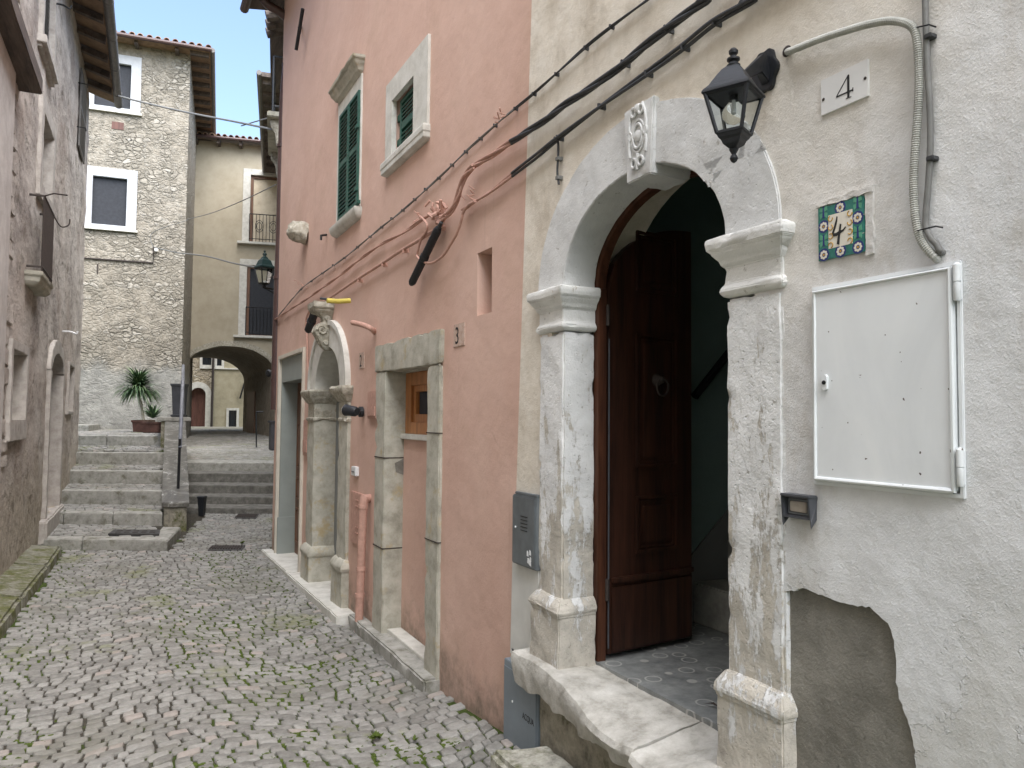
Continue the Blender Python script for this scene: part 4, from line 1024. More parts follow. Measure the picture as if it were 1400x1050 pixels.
g.build('scraped_paint', 'white', dr_)
q = W.ms([(697, 905), (762, 951), (762, 985), (697, 1003)], .045)
wa1, wa0 = 3.53, 3.17; 
wb = thing('water_box', 'blue grey metal water meter box at ground level under the threshold', 'meter box', tuple(W.w(wa0, .02, .04)))
zt1, zt0 = W.m(697, 905, .045)[1], W.m(762, 951, .045)[1]
g = G(); g.prism(W, [(wa0, .0), (wa1, .0), (wa1, zt1), (wa0, zt0)], -.02, .04); g.build('case', 'acqua', wb, bevel=.003)
g = G(); g.prism(W, [(wa0+.012, .0), (wa1-.008, .0), (wa1-.008, zt1-.03), (wa0+.012, zt0-.02)], .04, .045); g.build('lid', 'acqua', wb, bevel=.002)
g = G(); g.prism(W, [(3.30, zt0+.055), (3.40, zt0+.062), (3.44, zt0+.085), (3.28, zt0+.075)], .0405, .046); g.build('gap', 'black', wb)
ta = W.m(714, 978, .046)
text('lettering', 'ACQUA', .052, W, ta[0], ta[1]-.012, .0455, 'ink', wb, .0006, font_scale=(.62, .8))
g = G(); k_ = W.m(699, 958, .046); g.lathe(W.w(k_[0]-.012, k_[1], .045), [(0, .006), (.003, .006), (.005, .003)], W.n); g.build('lock', 'white', wb)

# ------------------------------------------------------------------ old stone step in the foreground
ss = thing('entrance_step', 'mossy old stone step standing in front of the arched doorway', 'step', (-.2, 2.4, 0))
g = G(); ztop = .145
def gpz(px, py, z): r = (px-700)*RT-(py-525)*UP+FPX*FW; return CAM+r*((z-CAM.z)/r.z)
l = gpz(667, 1020, ztop)
g.hexa([(l.x-.03, .9, -.1), (-.02, .9, -.1), (-.02, 3.04, -.1), (l.x, l.y-.03, -.1), (l.x-.03, .9, ztop-.01), (-.02, .9, ztop), (-.036, 3.07, ztop), (l.x, l.y, ztop-.01)])
g.build('step_block', 'moss', ss, bevel=.022, cut=.035, amp=.010, freq=6, chip=.012)

# ================================================================== PINK HOUSE
pink = thing('pink_house', 'pink plastered house with green shutters and two stone framed doorways', 'house', (0, 7, 0))
PY1 = 10.62
def quad(pts, off=0, rectify=True):
    q = W.ms(pts, off); a = [p[0] for p in q]; z = [p[1] for p in q]
    return ((a[1]+a[2])/2, (a[0]+a[3])/2, (z[2]+z[3])/2, (z[0]+z[1])/2)      # pts TL TR BR BL in the picture -> a0 (near), a1 (far), z0, z1
w1 = quad([(468, 160), (494, 126), (493, 285), (467, 306)]); w2 = quad([(540, 140), (569.5, 100.6), (567, 187), (537, 220)])
ni = quad([(653, 347), (673, 337), (672, 428), (652, 431)])
d3o = quad([(518, 475), (606, 448), (596, 905), (512, 848)]); 
d3 = (W.m(588, 600)[0], W.m(530, 600)[0], -.05, (W.m(530, 511)[1]+W.m(588, 499)[1])/2)
d3o = (W.m(605, 600)[0], W.m(517, 600)[0], -.05, d3o[3])
D2C = (7.56, 1.905); D2A, D2B = .53, .42
d1o = (W.m(413, 700)[0], W.m(379, 700)[0], -.2, W.m(400, 481)[1])
print('w1', w1, 'w2', w2, 'ni', ni, 'd3', d3, 'd3o', d3o, 'd1o', d1o)
print('d2 crown', W.m(453, 473, .04), 'outer crown', W.m(459, 433, .04), W.m(426, 532), W.m(431, 532), W.m(469, 526), W.m(484, 526), 'key', W.m(431, 412, .25), W.m(460, 412, .25), W.m(443, 472, .15))
d1 = (d1o[0]+.04, d1o[1]-.04, -.3, d1o[3]-.05)
at = quad([(475, -14), (486, -22), (486, -2), (475, 6)])
def ex(q, e=.015): return rect(q[0]-e, q[1]+e, q[2]-e, q[3]+e)
holes = [ex(w1), ex(w2), rect(*ni), ex(d3), arch_poly(D2C, D2A+.03, D2B+.03, -.3), ex(d1)]
g = G(); g.prism(W, [(yb0, -.5), (PY1, -.5), (PY1, 7.4), (yb1, 7.4), (yb1, 3.8), (yb0, .05)], 0, -.45, [h[::-1] if False else h for h in holes]); g.build('wall', 'pink', pink)
g = G(); g.wbox(.45, 6.8, 10.3, PY1, -.5, 7.4); g.wbox(6.5, 6.8, 3.6, 10.3, -.5, 7.4); g.wbox(.46, 6.8, 3.41, 3.6, -.5, 7.4); g.build('rear_wall', 'pink', pink)
g = G(); g.add([(-.42, PY1+.35, 7.32), (7, PY1+.35, 8.6), (7, 3.37, 8.6), (-.42, 3.37, 7.32), (-.42, PY1+.35, 7.42), (7, PY1+.35, 8.7), (7, 3.37, 8.7), (-.42, 3.37, 7.42)], [(0, 3, 2, 1), (4, 5, 6, 7), (0, 1, 5, 4), (1, 2, 6, 5), (2, 3, 7, 6), (3, 0, 4, 7)])
roof = g.build('roof', 'eavewood', pink)
g = G()
g.build if False else None
g.tube([(-.48, 3.4, 7.33), (-.48, PY1+.35, 7.30)], .06, 10); g.build('gutter', 'brown', roof)
# recess backs for openings
def backing(q, off, mt, name='recess', parent=pink):
    g = G(); g.box(W, q[0]-.03, q[1]+.03, q[2]-.03, q[3]+.03, off-.03, off); return g.build(name, mt, parent)
# --- window 1: tall shutters with stone cornice
def shutter(parent, a0, a1, z0, z1, off, th=.035, n=None, mt='greenp', name='shutter', pl=None):
    pl = pl or W; g = G(); b = .035; g.prism(pl, rect(a0, a1, z0, z1), off, off+th, [rect(a0+b, a1-b, z0+b, z1-b)[::-1]])
    mid = z0+(z1-z0)*.52; g.box(pl, a0+b, a1-b, mid-.03, mid+.03, off+.002, off+th-.002)
    o = g.build(name, mt, parent, bevel=.003); g = G(); n = n or int((z1-z0)/.055)
    for k in range(n):
        z = z0+b+(z1-z0-2*b)*(k+.5)/n
        if abs(z-mid) < .03: continue
        h = (z1-z0-2*b)/n*.62
        vs = [pl.w(a, zz, oo) for a in (a0+b, a1-b) for zz, oo in ((z-h, off+th-.004), (z-h+.010, off+th+.0), (z+h, off+.010), (z+h-.010, off+.004))]
        g.add(vs, [(0, 1, 2, 3), (7, 6, 5, 4), (0, 4, 5, 1), (1, 5, 6, 2), (2, 6, 7, 3), (3, 7, 4, 0)])
    g.build('louvre', mt, o); return o
win = G(); a0, a1, z0, z1 = w1
win.prism(W, rect(a0-.05, a1+.17, z0, z1+.06), -.10, .012, [rect(a0, a1, z0-.001, z1)[::-1]]) if False else win.prism(W, [(a0-.03, z0), (a0, z0), (a0, z1), (a1, z1), (a1, z0), (a1+.14, z0), (a1+.14, z1+.15), (a0-.03, z1+.15)], -.10, .015)
wo = win.build('window', 'pale_stone', pink, bevel=.004, cut=.12, amp=.004, label='tall window with closed green louvred shutters under a stone cornice')
g = G(); c0 = z1+.14; g.stack(W, a0+.0, a1+.10, [(c0, 0), (c0+.02, .012), (c0+.03, .03), (c0+.06, .04), (c0+.09, .065), (c0+.11, .07), (c0+.12, .09), (c0+.15, .095)], -.02, .02); g.build('cornice', 'grey_stone', wo, bevel=.004, cut=.08, amp=.006, chip=.01)
g = G(); g.stack(W, a0-.02, a1+.14, [(z0-.10, .0), (z0-.08, .03), (z0-.03, .05), (z0, .05)], -.1, .02); g.build('sill', 'pale_stone', wo, bevel=.004, cut=.1, amp=.003)
mid = (a0+a1)/2
backing(w1, -.12, 'darkglass', 'pane', wo)
shutter(wo, mid+.003, a1+.01, z0+.02, z1, .0, n=26); shutter(wo, a0-.01, mid-.003, z0+.02, z1, .0, n=26)
g = G()
for z in (z0+.15, z1-.35): g.box(W, a0-.03, a0+.03, z, z+.03, .03, .05)
g.box(W, a0-.09, a0, z0+.02, z0+.05, .02, .05); g.each('hinge', 'greenp', wo)
# --- window 2
a0, a1, z0, z1 = w2; fo = quad([(530.6, 114), (586, 45.7), (583, 183), (523, 240)], .02)
g = G(); g.prism(W, rect(fo[0], fo[1], z0-.0, fo[3]), -.02, .02, [rect(a0, a1, z0+.001, z1)[::-1]]); w2o = g.build('window', 'pale_stone', pink, bevel=.004, label='small square window with one green shutter in a wide white stone frame')
g = G(); g.stack(W, fo[0]+.02, fo[1]-.02, [(z0-.11, 0), (z0-.095, .03), (z0-.06, .03), (z0-.05, .035), (z0-.015, .035), (z0, .03)], -.1, .02); g.build('sill', 'pale_stone', w2o, bevel=.003)
g = G(); 
for A_, B_ in (((a0, a1), 0),):
    pass
shutter(w2o, a0, a1-.05, z0+.01, z1-.01, -.065, n=12)
backing(w2, -.25, 'darkglass', 'pane', w2o)
g = G()
for z in (z0+.10, z1-.16): g.box(W, a1-.055, a1+.01, z, z+.05, -.07, -.03)
g.each('hinge', 'greenp', w2o)
# --- niche
nb = backing(ni, -.24, 'pink', 'niche_back')
g = G(); 
for k in range(6): a = ni[0]+.02+k*.018; g.box(W, a, a+.008, ni[2]+.08, ni[3]-.16, -.238, -.225)
for k in range(8): z = ni[2]+.08+k*.02; g.box(W, ni[0]+.02, ni[0]+.13, z, z+.004, -.236, -.222)
g.build('grille', 'iron', pink)
# --- small attic opening
a0, a1, z0, z1 = at
# --- door 3 frame with blocked lower part
a0, a1, z0, z1 = d3; A0, A1, Z0, Z1 = d3o
g = G()
g.prism(W, [(a1, -.15), (A1, -.15), (A1, z1+.01), (a1, z1+.01)], -.35, .025); g.prism(W, [(A0, -.15), (a0, -.15), (a0, z1-.004), (A0, z1-.004)], -.35, .025)
fr = g.build('doorway_frame', 'grey_stone', pink, bevel=.006, cut=.06, amp=.005, freq=5, chip=.010, label='grey stone door frame with its lower part walled up and pink')
g = G(); g.prism(W, [(A0-.01, z1-.002), (A1+.02, z1+.012), (A1+.02, Z1+.0), (A0-.01, Z1)], -.35, .03); g.build('lintel', 'grey_stone', fr, bevel=.006, cut=.06, amp=.006, freq=5, chip=.012)
g = G()
for z in (.62, 1.31):
    g.box(W, a1-.002, A1+.002, z-.004, z+.004, -.34, .029); g.box(W, A0-.002, a0+.002, z+.21, z+.216, -.34, .029)
g.build('joint', 'iron', fr)
REC = -.13
inn = quad([(553, 506), (588, 499), (587, 597), (550, 590)], REC)
wz0 = (W.m(552, 590, REC)[1]+W.m(587, 598, REC)[1])/2
g = G(); g.box(W, a0-.02, a1+.02, -.2, wz0-.04, REC-.05, REC); g.build('infill', 'pink', fr)
g = G(); g.box(W, a0-.01, a1+.01, wz0-.04, wz0, REC-.05, REC+.03); g.build('inner_sill', 'pale_stone', fr, bevel=.004)
g = G(); g.box(W, a0-.02, a1+.02, z1, z1+.05, REC-.1, -.1)
g.build('head', 'grey_stone', fr)
wn = G(); wa0, wa1, wz1 = a0-.01, a1+.005, z1
wn.prism(W, rect(wa0, wa1, wz0, wz1), REC-.10, REC-.01, [rect(wa0+.08, wa1-.13, wz0+.09, wz1-.10)[::-1]]); wno = wn.build('window', 'pine', pink, bevel=.004, label='small varnished wooden window above the walled up doorway')
g = G(); g.prism(W, rect(wa0+.08, wa1-.13, wz0+.09, wz1-.10), REC-.08, REC-.03, [rect(wa0+.13, wa1-.18, wz0+.15, wz1-.15)[::-1]]); g.build('sash', 'pine', wno, bevel=.003)
g = G(); g.box(W, wa0+.12, wa1-.17, wz0+.14, wz1-.14, REC-.075, REC-.06); g.build('pane', 'netting', wno)
# sill step under it
sa0, sa1 = W.m(597, 950)[0], W.m(490, 855)[0]
g = G(); zz = W.m(597, 925)[1]; zf = gz(4.6)
g.hexa([(-.11, sa0-.05, zf-.1), (.2, sa0-.05, zf-.1), (.2, sa1, zf-.15), (-.09, sa1, zf-.15), (-.11, sa0-.05, -.005), (.2, sa0-.05, .0), (.2, sa1, -.02), (-.09, sa1, -.025)])
g.build('door_step', 'step', fr, bevel=.012, cut=.05, amp=.006, chip=.012)
g = G(); g.box(W, a0, a1, -.05, .015, REC, -.02); g.build('inner_step', 'pale_stone', fr, bevel=.003)
c_ = W.m(540, 614, -.1); g = G(); g.prism(Pl((0, a1-.001), (-1, 0), (0, -1)), [(-.06-.22*f, 1.27+.045*math.sin(f*2.5)) for f in (0, .3, .6, 1)]+[(-.25, 1.18), (-.15, 1.17), (-.07, 1.20)], 0, .003); g.build('repair_spot', 'mortar', fr)

# --- door 2: arched doorway with pilasters and corbelled keystone
zs_ = D2C[1]
ar = G(); ar.ring(W, D2C, D2A-.015, D2B-.015, D2A+.27, D2B+.25, 0, math.pi, -.22, .03, 34); aro = ar.build('doorway_arch', 'pale_stone', pink, bevel=.004, cut=.08, amp=.003, chip=.0, label='round pale stone arch over the second doorway')
g = G(); g.ring(W, D2C, D2A+.22, D2B+.205, D2A+.275, D2B+.255, 0, math.pi, .0, .05, 34); g.build('outer_moulding', 'pale_stone', aro)
def pil(a0, a1, zb):
    g = G(); g.stack(W, a0, a1, [(zb+.35, 0), (zs_-.14, 0)], -.22, .03); o = g.build('pilaster', 'grey_stone', pink, bevel=.006, cut=.07, amp=.005, freq=6, chip=.008)
    g = G(); g.stack(W, a0, a1, [(zb-.2, .035), (zb+.36, .03), (zb+.365, .04), (zb+.40, .045), (zb+.43, .035), (zb+.46, .015), (zb+.475, .0)], -.22, .035); g.build('base', 'grey_stone', o, bevel=.005, cut=.07, amp=.005, chip=.01)
    g = G(); g.stack(W, a0, a1, [(zs_-.33, 0), (zs_-.325, .015), (zs_-.30, .02), (zs_-.29, 0), (zs_-.15, .0), (zs_-.13, .02), (zs_-.09, .045), (zs_-.075, .06), (zs_-.02, .075), (zs_, .06)], -.22, .03); g.build('capital', 'carved', o, bevel=.003, cut=.05, amp=.007, freq=14, chip=.012)
pil(D2C[0]-D2A-.30, D2C[0]-D2A+.02, -.12); pil(D2C[0]+D2A-.02, D2C[0]+D2A+.30, -.2)
kc2 = D2C[0]; kb = zs_+D2B-.06
g = G()
vs = []; KS = .68; kb = 2.30; prf = [(o_, kb+KS*h_) for o_, h_ in [(.05, -.03), (.09, .02), (.13, .12), (.18, .24), (.15, .33), (.085, .38), (.09, .44), (.13, .49), (.18, .52), (.19, .56), (.20, .57), (.20, .66)]]
wds = [.04, .055, .07, .085, .08, .06, .065, .085, .12, .13, .145, .145]
for (o, z), wd_ in zip(prf, wds): vs += [W.w(kc2-wd_, z, -.02), W.w(kc2-wd_, z, o), W.w(kc2+wd_, z, o), W.w(kc2+wd_, z, -.02)]
n = len(prf); g.add(vs, [(0, 1, 2, 3), tuple(4*(n-1)+i for i in (3, 2, 1, 0))]+[(4*i+j, 4*i+(j+1) % 4, 4*i+4+(j+1) % 4, 4*i+4+j) for i in range(n-1) for j in range(4)])
kk = g.build('keystone', 'carved', pink, bevel=.008, cut=.03, amp=.004, freq=14, chip=.006, label='projecting carved scroll keystone of the second doorway')
g = G()
for s in (-1, 1):
    for cz, oo, r0 in ((kb+.17, .10, .05), (kb+.29, .05, .025), (kb+.05, .06, .02)):
        g.tube([W.w(kc2+s*(.088 if r0 > .04 else .07), cz+r0*(1-k/30)*math.sin(k*.42), oo+r0*(1-k/30)*math.cos(k*.42)) for k in range(26)], .013, 6)
for k in range(6): g.lathe(W.w(kc2, kb+.03+k*.025, .09+k*.016), [(0, .02), (.012, .014), (.016, .004)], W.n, 8)
g.each('scroll', 'carved', kk, smooth=True)
g = G(); g.prism(W, arch_poly((D2C[0], 1.70), .64, .74, -.3), -.30, -.27); bkd = g.build('door_backing', 'greyboard', pink)
dd = G(); dd.box(W, D2C[0]-D2A, D2C[0]+D2A, -.25, 1.72, -.29, -.25); d2o = dd.build('door', 'brownwood', pink, label='door recessed behind the second arch')
g = G(); g.prism(W, [(D2C[0]+D2A+.02, -.25), (D2C[0]+D2A+.02, 1.78), (D2C[0]-D2A, 1.78), (D2C[0]-D2A, 1.70), (D2C[0]+D2A-.12, 1.70), (D2C[0]+D2A-.12, -.25)], -.25, -.20); g.build('door_surround', 'greyboard', d2o, bevel=.004)
g = G(); g.lathe(W.w(D2C[0]-.1, .85, -.25), [(0, .02), (.02, .012), (.03, .022), (.045, .018), (.05, .004)], W.n); g.build('knob', 'brass', d2o, smooth=True)
g = G(); g.prism(W, arch_poly((D2C[0], 1.78), D2A+.02, D2B+.12, 1.74), -.25, -.235); g.build('fanlight_panel', 'greytrim', d2o)
g = G(); ga, gb_ = 6.45, 10.7
g.hexa([(-.17, ga, -.45), (.3, ga, -.45), (.3, 8.75, -.45), (-.15, 8.75, -.45), (-.17, ga, -.055), (.3, ga, -.05), (.3, 8.75, -.11), (-.15, 8.75, -.115)])
g.hexa([(-.14, 8.77, -.45), (.3, 8.77, -.45), (.3, gb_, -.45), (-.13, gb_, -.45), (-.14, 8.77, -.12), (.3, 8.77, -.11), (.3, gb_, -.155), (-.13, gb_, -.16)])
g.build('plinth_step', 'pale_stone', pink, bevel=.01, cut=.08, amp=.006, chip=.012)

# --- door 1: grey painted surround with panelled brown door
a0, a1, z0, z1 = d1
g = G(); g.prism(W, [(d1o[0]-.02, -.2), (a0, -.2), (a0, z1), (a1, z1), (a1, -.2), (d1o[1]+.02, -.2), (d1o[1]+.02, d1o[3]), (d1o[0]-.02, d1o[3])], -.02, .03); b1 = g.build('doorway_trim', 'beigetrim', pink, bevel=.004, label='cream rendered border of the far brown door')
g = G(); g.prism(W, [(a0, -.2), (a0+.05, -.2), (a0+.05, z1-.3), (a1-.05, z1-.3), (a1-.05, -.2), (a1, -.2), (a1, z1), (a0, z1)], -.28, -.01); g.build('grey_reveal', 'greytrim', b1, bevel=.003)
g = G(); g.box(W, a1-.07, a1-.03, -.2, .32, -.29, .012); g.build('plinth', 'greytrim', b1, bevel=.004)
dl = G(); dl.box(W, a0, a1, -.2, z1-.28, -.27, -.21); d1d = dl.build('door', 'brownwood', pink, label='panelled brown wooden door at the far end of the pink house')
g = G()
for aa in (a0+.12, (a0+a1)/2+.03):
    wd_ = (a1-a0)/2-.16
    for zz0, zz1 in ((.0, .45), (.55, .85), (.95, 1.55)):
        g.prism(W, rect(aa, aa+wd_, zz0, zz1), -.215, -.195, [rect(aa+.03, aa+wd_-.03, zz0+.03, zz1-.03)[::-1]]); g.box(W, aa+.05, aa+wd_-.05, zz0+.05, zz1-.05, -.215, -.20)
g.build('panel', 'brownwood', d1d, bevel=.003)

# ------------------------------------------------------------------ number tiles 3 and 2
for nm, pts, tx, lab in (('number_tile', [(619, 444), (634, 440), (634, 472), (619, 475)], '3', 'worn stone tile with the number 3 right of the walled up doorway'),
                     ('number_tile', [(490, 483), (497, 480.5), (497, 503), (490, 505)], '2', 'worn stone tile with the number 2 right of the arched doorway in the pink wall')):
    q = quad(pts, .01); t = thing(nm, lab, 'house number', tuple(W.w(q[0], q[2], 0)), 'stone number tiles')
    g = G(); g.box(W, q[0], q[1], q[2], q[3], -.003, .006); g.build('tile', 'number', t, bevel=.003)
    hgt = (q[3]-q[2])*.78; text('numeral', tx, hgt*1.35, W, q[1]-(q[1]-q[0])*.2, q[2]+(q[3]-q[2])*.13, .0065, 'ink', t, .0008, font_scale=(.9, 1))

# ------------------------------------------------------------------ fittings on the pink wall
def tubepx(pts, off): return [W.w(*W.m(a, b, off), off) for a, b in pts]
# stone boss
c_ = W.m(405, 318, .12); t = thing('stone_boss', 'rough lump of stone sticking out high on the pink wall', 'stone', tuple(W.w(*c_, .1)))
g = G(); g.lathe(W.w(c_[0], c_[1], -.02), [(0, .12), (.06, .13), (.14, .125), (.2, .10), (.24, .05)], W.n+Vector((0, .3, .2)), 12); g.build('stone', 'carved', t, cut=.03, amp=.03, freq=10, smooth=True)
# hook
t = thing('shutter_hook', 'small black iron hook left of the green shutter window sill', 'hook', tuple(W.w(*W.m(445, 322), 0)))
g = G(); g.tube(tubepx([(447, 321)], 0)+tubepx([(439, 322), (439, 328)], .07), .012, 6); g.build('hook', 'black', t)
# pipe
t = thing('standpipe', 'pink painted pipe rising from the ground beside the walled up doorway', 'pipe', tuple(W.w(*W.m(492, 858, .05), .05)))
g = G(); pp_ = tubepx([(490, 872), (493, 790), (497, 690)], .06); pp_.append(pp_[-1]+Vector((.03, .01, .045))); pp_.append(pp_[-1]+Vector((.07, .02, .0))); g.tube(smoothpts(pp_, 5), .034, 12); g.build('pipe', 'pinkp', t, smooth=True)
g = G()
for py in (695, 780, 816): p = tubepx([(493+(790-py)*.04, py)], .06)[0]; g.lathe(p, [(0, .04), (.03, .04)], seg=12)
g.each('collar', 'pinkp', t, smooth=True)
# pink meter panel
q = quad([(481, 671), (499, 677), (497, 749), (480, 740)], .01)
t = thing('meter_box', 'flush pink painted meter panel behind the standpipe', 'meter box', tuple(W.w(q[0], q[2], 0)))
g = G(); g.box(W, q[0], q[1], q[2], q[3], -.01, .018); g.build('panel', 'pinkp', t, bevel=.004)
g = G()
for z in (q[3]-.12, q[2]+.09):
    for a in (0, .05): g.box(W, (q[0]+q[1])/2-.04, (q[0]+q[1])/2+.04, z+a, z+a+.012, .017, .024)
g.build('latch', 'pinkp', t, bevel=.002)
# small grey bell push
q = quad([(480, 637), (486, 638.5), (486, 651), (480, 650)], .03)
t = thing('bell_push', 'small pale bell push between the arched doorway and the pink meter panel', 'doorbell', tuple(W.w(q[0], q[2], 0)))
g = G(); g.box(W, q[0], q[1], q[2], q[3], -.01, .03); g.build('case', 'white', t, bevel=.005)
g = G(); g.box(W, q[0]+.03, q[1]-.03, q[2]+.03, q[3]-.04, .03, .036); g.build('button', 'greybox', t, bevel=.002)
# pink flap box and far panel
for pts, lab, nm in (([(503, 536), (515, 534), (515, 572), (503, 573)], 'pink painted thermostat sized box left of the stone door frame', 'wall_box'), ([(415, 575), (421, 573), (421, 622), (415, 625)], 'narrow pink cupboard door between the two far doorways', 'wall_cupboard')):
    q = quad(pts, .02); t = thing(nm, lab, 'box', tuple(W.w(q[0], q[2], 0)))
    g = G(); g.box(W, q[0], q[1], q[2], q[3], -.01, .025); g.build('case', 'pinkp', t, bevel=.004)
    g = G(); g.box(W, q[0]+.02, q[1]-.02, q[2]+(q[3]-q[2])*.1, q[2]+(q[3]-q[2])*.45, .025, .034); g.build('cover', 'pinkp', t, bevel=.003)
# spotlight
sp = thing('spotlight', 'small black spotlight pointing left from a bracket on the arched doorway pilaster', 'spotlight', tuple(W.w(*W.m(490, 563, .05), .05)))
P0 = W.w(*W.m(491, 563, .04), .04); P1 = W.w(*W.m(482, 562, .22), .22)
ax_ = at_depth(470, 560, depth_of(P1.x, P1.y)+.05)-P1
g = G(); g.lathe(P1-ax_*.5, [(0, .03), (.02, .04), (.07, .042), (.11, .045), (.12, .048)], ax_, 14); g.build('lamp_head', 'lampblack', sp, smooth=True)
g = G(); g.lathe(P0-Vector((-.03, 0, 0)), [(0, .045), (.03, .045), (.035, .03)], W.n, 14); g.tube([P0, P1], .02, 8); g.build('bracket', 'lampblack', sp)
g = G(); g.lathe(P1+ax_.normalized()*.075, [(0, .04), (.01, .036)], ax_, 14); g.build('lens', 'white', sp)
# curved pipe stub and yellow tube
t = thing('pipe_stub', 'short curved pink pipe stub above the number 2 tile', 'pipe', tuple(W.w(*W.m(513, 454), 0)))
g = G(); g.tube(smoothpts(tubepx([(482, 441)], .12)+tubepx([(495, 444)], .09)+tubepx([(507, 449)], .05)+tubepx([(514, 456)], -.02)), .022, 10); g.build('pipe', 'pinkp', t, smooth=True)
t = thing('yellow_tube', 'short yellow plastic tube lying on top of the carved keystone', 'tube', tuple(W.w(*W.m(478, 410, .1), .1)))
g = G(); g.tube(tubepx([(447, 411)], .3)+tubepx([(463, 412)], .2)+tubepx([(479, 411)], .1), .022, 10); g.build('tube', 'yellowp', t, smooth=True)
g = G(); g.tube(tubepx([(438, 408)], .33)+tubepx([(448, 409)], .28), .01, 6); g.build('wire_end', 'cable', t)
# junction tubes
def capsule(name, lab, A, B, off, r):
    t = thing(name, lab, 'cable joint', tuple(W.w(*W.m(*B, off), off)))
    P0, P1 = tubepx([A], off)[0], tubepx([B], off)[0]; ax_ = P1-P0; L = ax_.length
    g = G(); g.lathe(P0, [(0, r*.7), (.03, r), (L*.46, r), (L*.47, r*1.15), (L*.53, r*1.15), (L*.54, r), (L-.03, r), (L, r*.6)], ax_, 8); g.build('sleeve', 'lampblack', t, bevel=.003)
    g = G(); g.lathe(P0-ax_.normalized()*.05, [(0, .012), (.06, .014)], ax_, 8); g.build('gland', 'cable', t); return t
capsule('joint_sleeve', 'long black cable joint sleeve hanging askew in the middle of the pink wall', (600, 311), (562, 389), .06, .028)
capsule('joint_sleeve', 'short black cable joint sleeve beside the carved keystone', (431, 425), (421, 453), .08, .045)
# drainpipe
dp = thing('drainpipe', 'dark brown drainpipe running down the far corner of the pink house', 'drainpipe', (-.08, PY1+.05, -.2))
CORN = Pl((0, PY1+.02), (1, 0), (0, 1))
def cz(px, py, x, y=PY1+.0): r = (px-700)*RT-(py-525)*UP+FPX*FW; t = (y-CAM.y)/r.y; return CAM+r*t
pts = [cz(358, -6, 0), cz(366, 6, 0), cz(386, 19, 0), cz(399, 34, 0), cz(400, 48, 0), cz(393, 90, 0), cz(388, 150, 0), cz(384, 300, 0), cz(379, 450, 0), cz(376, 560, 0)]
g = G(); g.tube(smoothpts(pts, 5), .062, 12); g.build('pipe', 'brown', dp, smooth=True)
g = G()
for a, b in ((393, 90), (386, 200), (381, 380), (377, 520)): g.lathe(cz(a, b, 0)-Vector((0, 0, .02)), [(0, .072), (.04, .072)], seg=12)
g.each('collar', 'brown', dp, smooth=True)
t = thing('iron_bar', 'black iron bar fixed upright on the pink wall near the eaves', 'bar', tuple(W.w(*W.m(406, 60, .08), .08)))
g = G(); g.tube(tubepx([(414, 12), (405, 68)], .10), .022, 8); g.build('bar', 'black', t)
g = G(); g.tube(tubepx([(409, 38)], .10)+tubepx([(411, 37)], -.01), .018, 6); g.build('bracket', 'black', t)
# mailbox on the corner
t = thing('mailbox', 'dark blue grey mailbox fixed by the drainpipe at the far corner', 'mailbox', tuple(cz(374, 617, 0)))
g = G(); b_ = cz(371.5, 616, 0); t_ = cz(371.5, 577, 0); g.wbox(b_.x-.02, b_.x+.14, PY1-.02, PY1+.14, b_.z, t_.z); g.build('case', 'darkpot', t, bevel=.012)
g = G(); g.wbox(b_.x-.04, b_.x+.15, PY1-.035, PY1+.15, t_.z-.01, t_.z+.02); g.build('lid', 'darkpot', t, bevel=.006)

# ------------------------------------------------------------------ cables along the right wall
def twist(pts, r, turns, amp, ph=0):
    out = []; L = 0
    for i, p in enumerate(pts):
        t = (pts[min(i+1, len(pts)-1)]-pts[max(i-1, 0)]).normalized(); u = t.cross(Vector((1, 0, 0))).normalized(); b = t.cross(u)
        if i: L += (p-pts[i-1]).length
        a = ph+L*turns; out.append(p+u*math.cos(a)*amp+b*math.sin(a)*amp)
    return out
def split_y(pts, y):  # pink painted beyond the seam
    A = [p for p in pts if p.y <= y+.0]; B = [p for p in pts if p.y > y]; 
    if A and B: A = sorted(A, key=lambda p: p.y); 
    return [p for p in pts if p.y <= y], [p for p in pts if p.y > y]
def wall_cable(lab, px, off, r, strands=1, amp=0, turns=20, seam=True, pinkmat='pinkp', base='cable', clips=()):
    base_ = tubepx(px, off)
    if px[0][1] == -34: u_ = (base_[0]-base_[3]).normalized(); base_ = [base_[0]+u_*4.2+Vector((0, 0, -.5)), base_[0]+u_*2+Vector((0, 0, -.15))]+base_
    pts = smoothpts(base_, 14); t = thing('wall_cable', lab, 'cable', tuple(pts[-1]))
    near, far = split_y(pts, 3.50) if seam else (pts, [])
    if near and far: near = near+[far[0]]
    for seg_, mt_, nm in ((near, base, 'dark_length'), (far, pinkmat, 'painted_length')):
        if len(seg_) < 2: continue
        g = G()
        for k in range(strands): g.tube(twist(seg_, r, turns, amp, 2*math.pi*k/strands) if strands > 1 else seg_, r, 8)
        g.build(nm, mt_, t, smooth=True)
    if clips:
        g = G()
        for a, b in clips:
            p = tubepx([(a, b)], off)[0]; g.wbox(p.x-r-.003, .0, p.y-.004, p.y+.004, p.z-r-.002, p.z+r+.006)
        g.each('clip', base, t)
    return t
wall_cable('thin cable with many small clips, highest on the right wall', [(930, -34), (885, 0), (835, 37), (800, 65), (760, 101), (727, 130), (690, 160), (656, 190), (636, 208), (599, 244), (550, 288), (521, 311), (470, 353), (430, 381), (411, 396), (387, 424), (378, 436)], .018, .0045, 2, .0035, 5,
           clips=[(835, 37), (800, 66), (760, 102), (729, 129), (704, 149), (676, 172), (656, 190), (636, 208), (617, 226), (599, 244), (581, 259), (566, 273), (550, 288), (535, 299), (521, 311), (505, 324), (488, 338), (470, 353), (455, 363), (440, 374), (425, 385), (411, 396)], pinkmat='greycable')
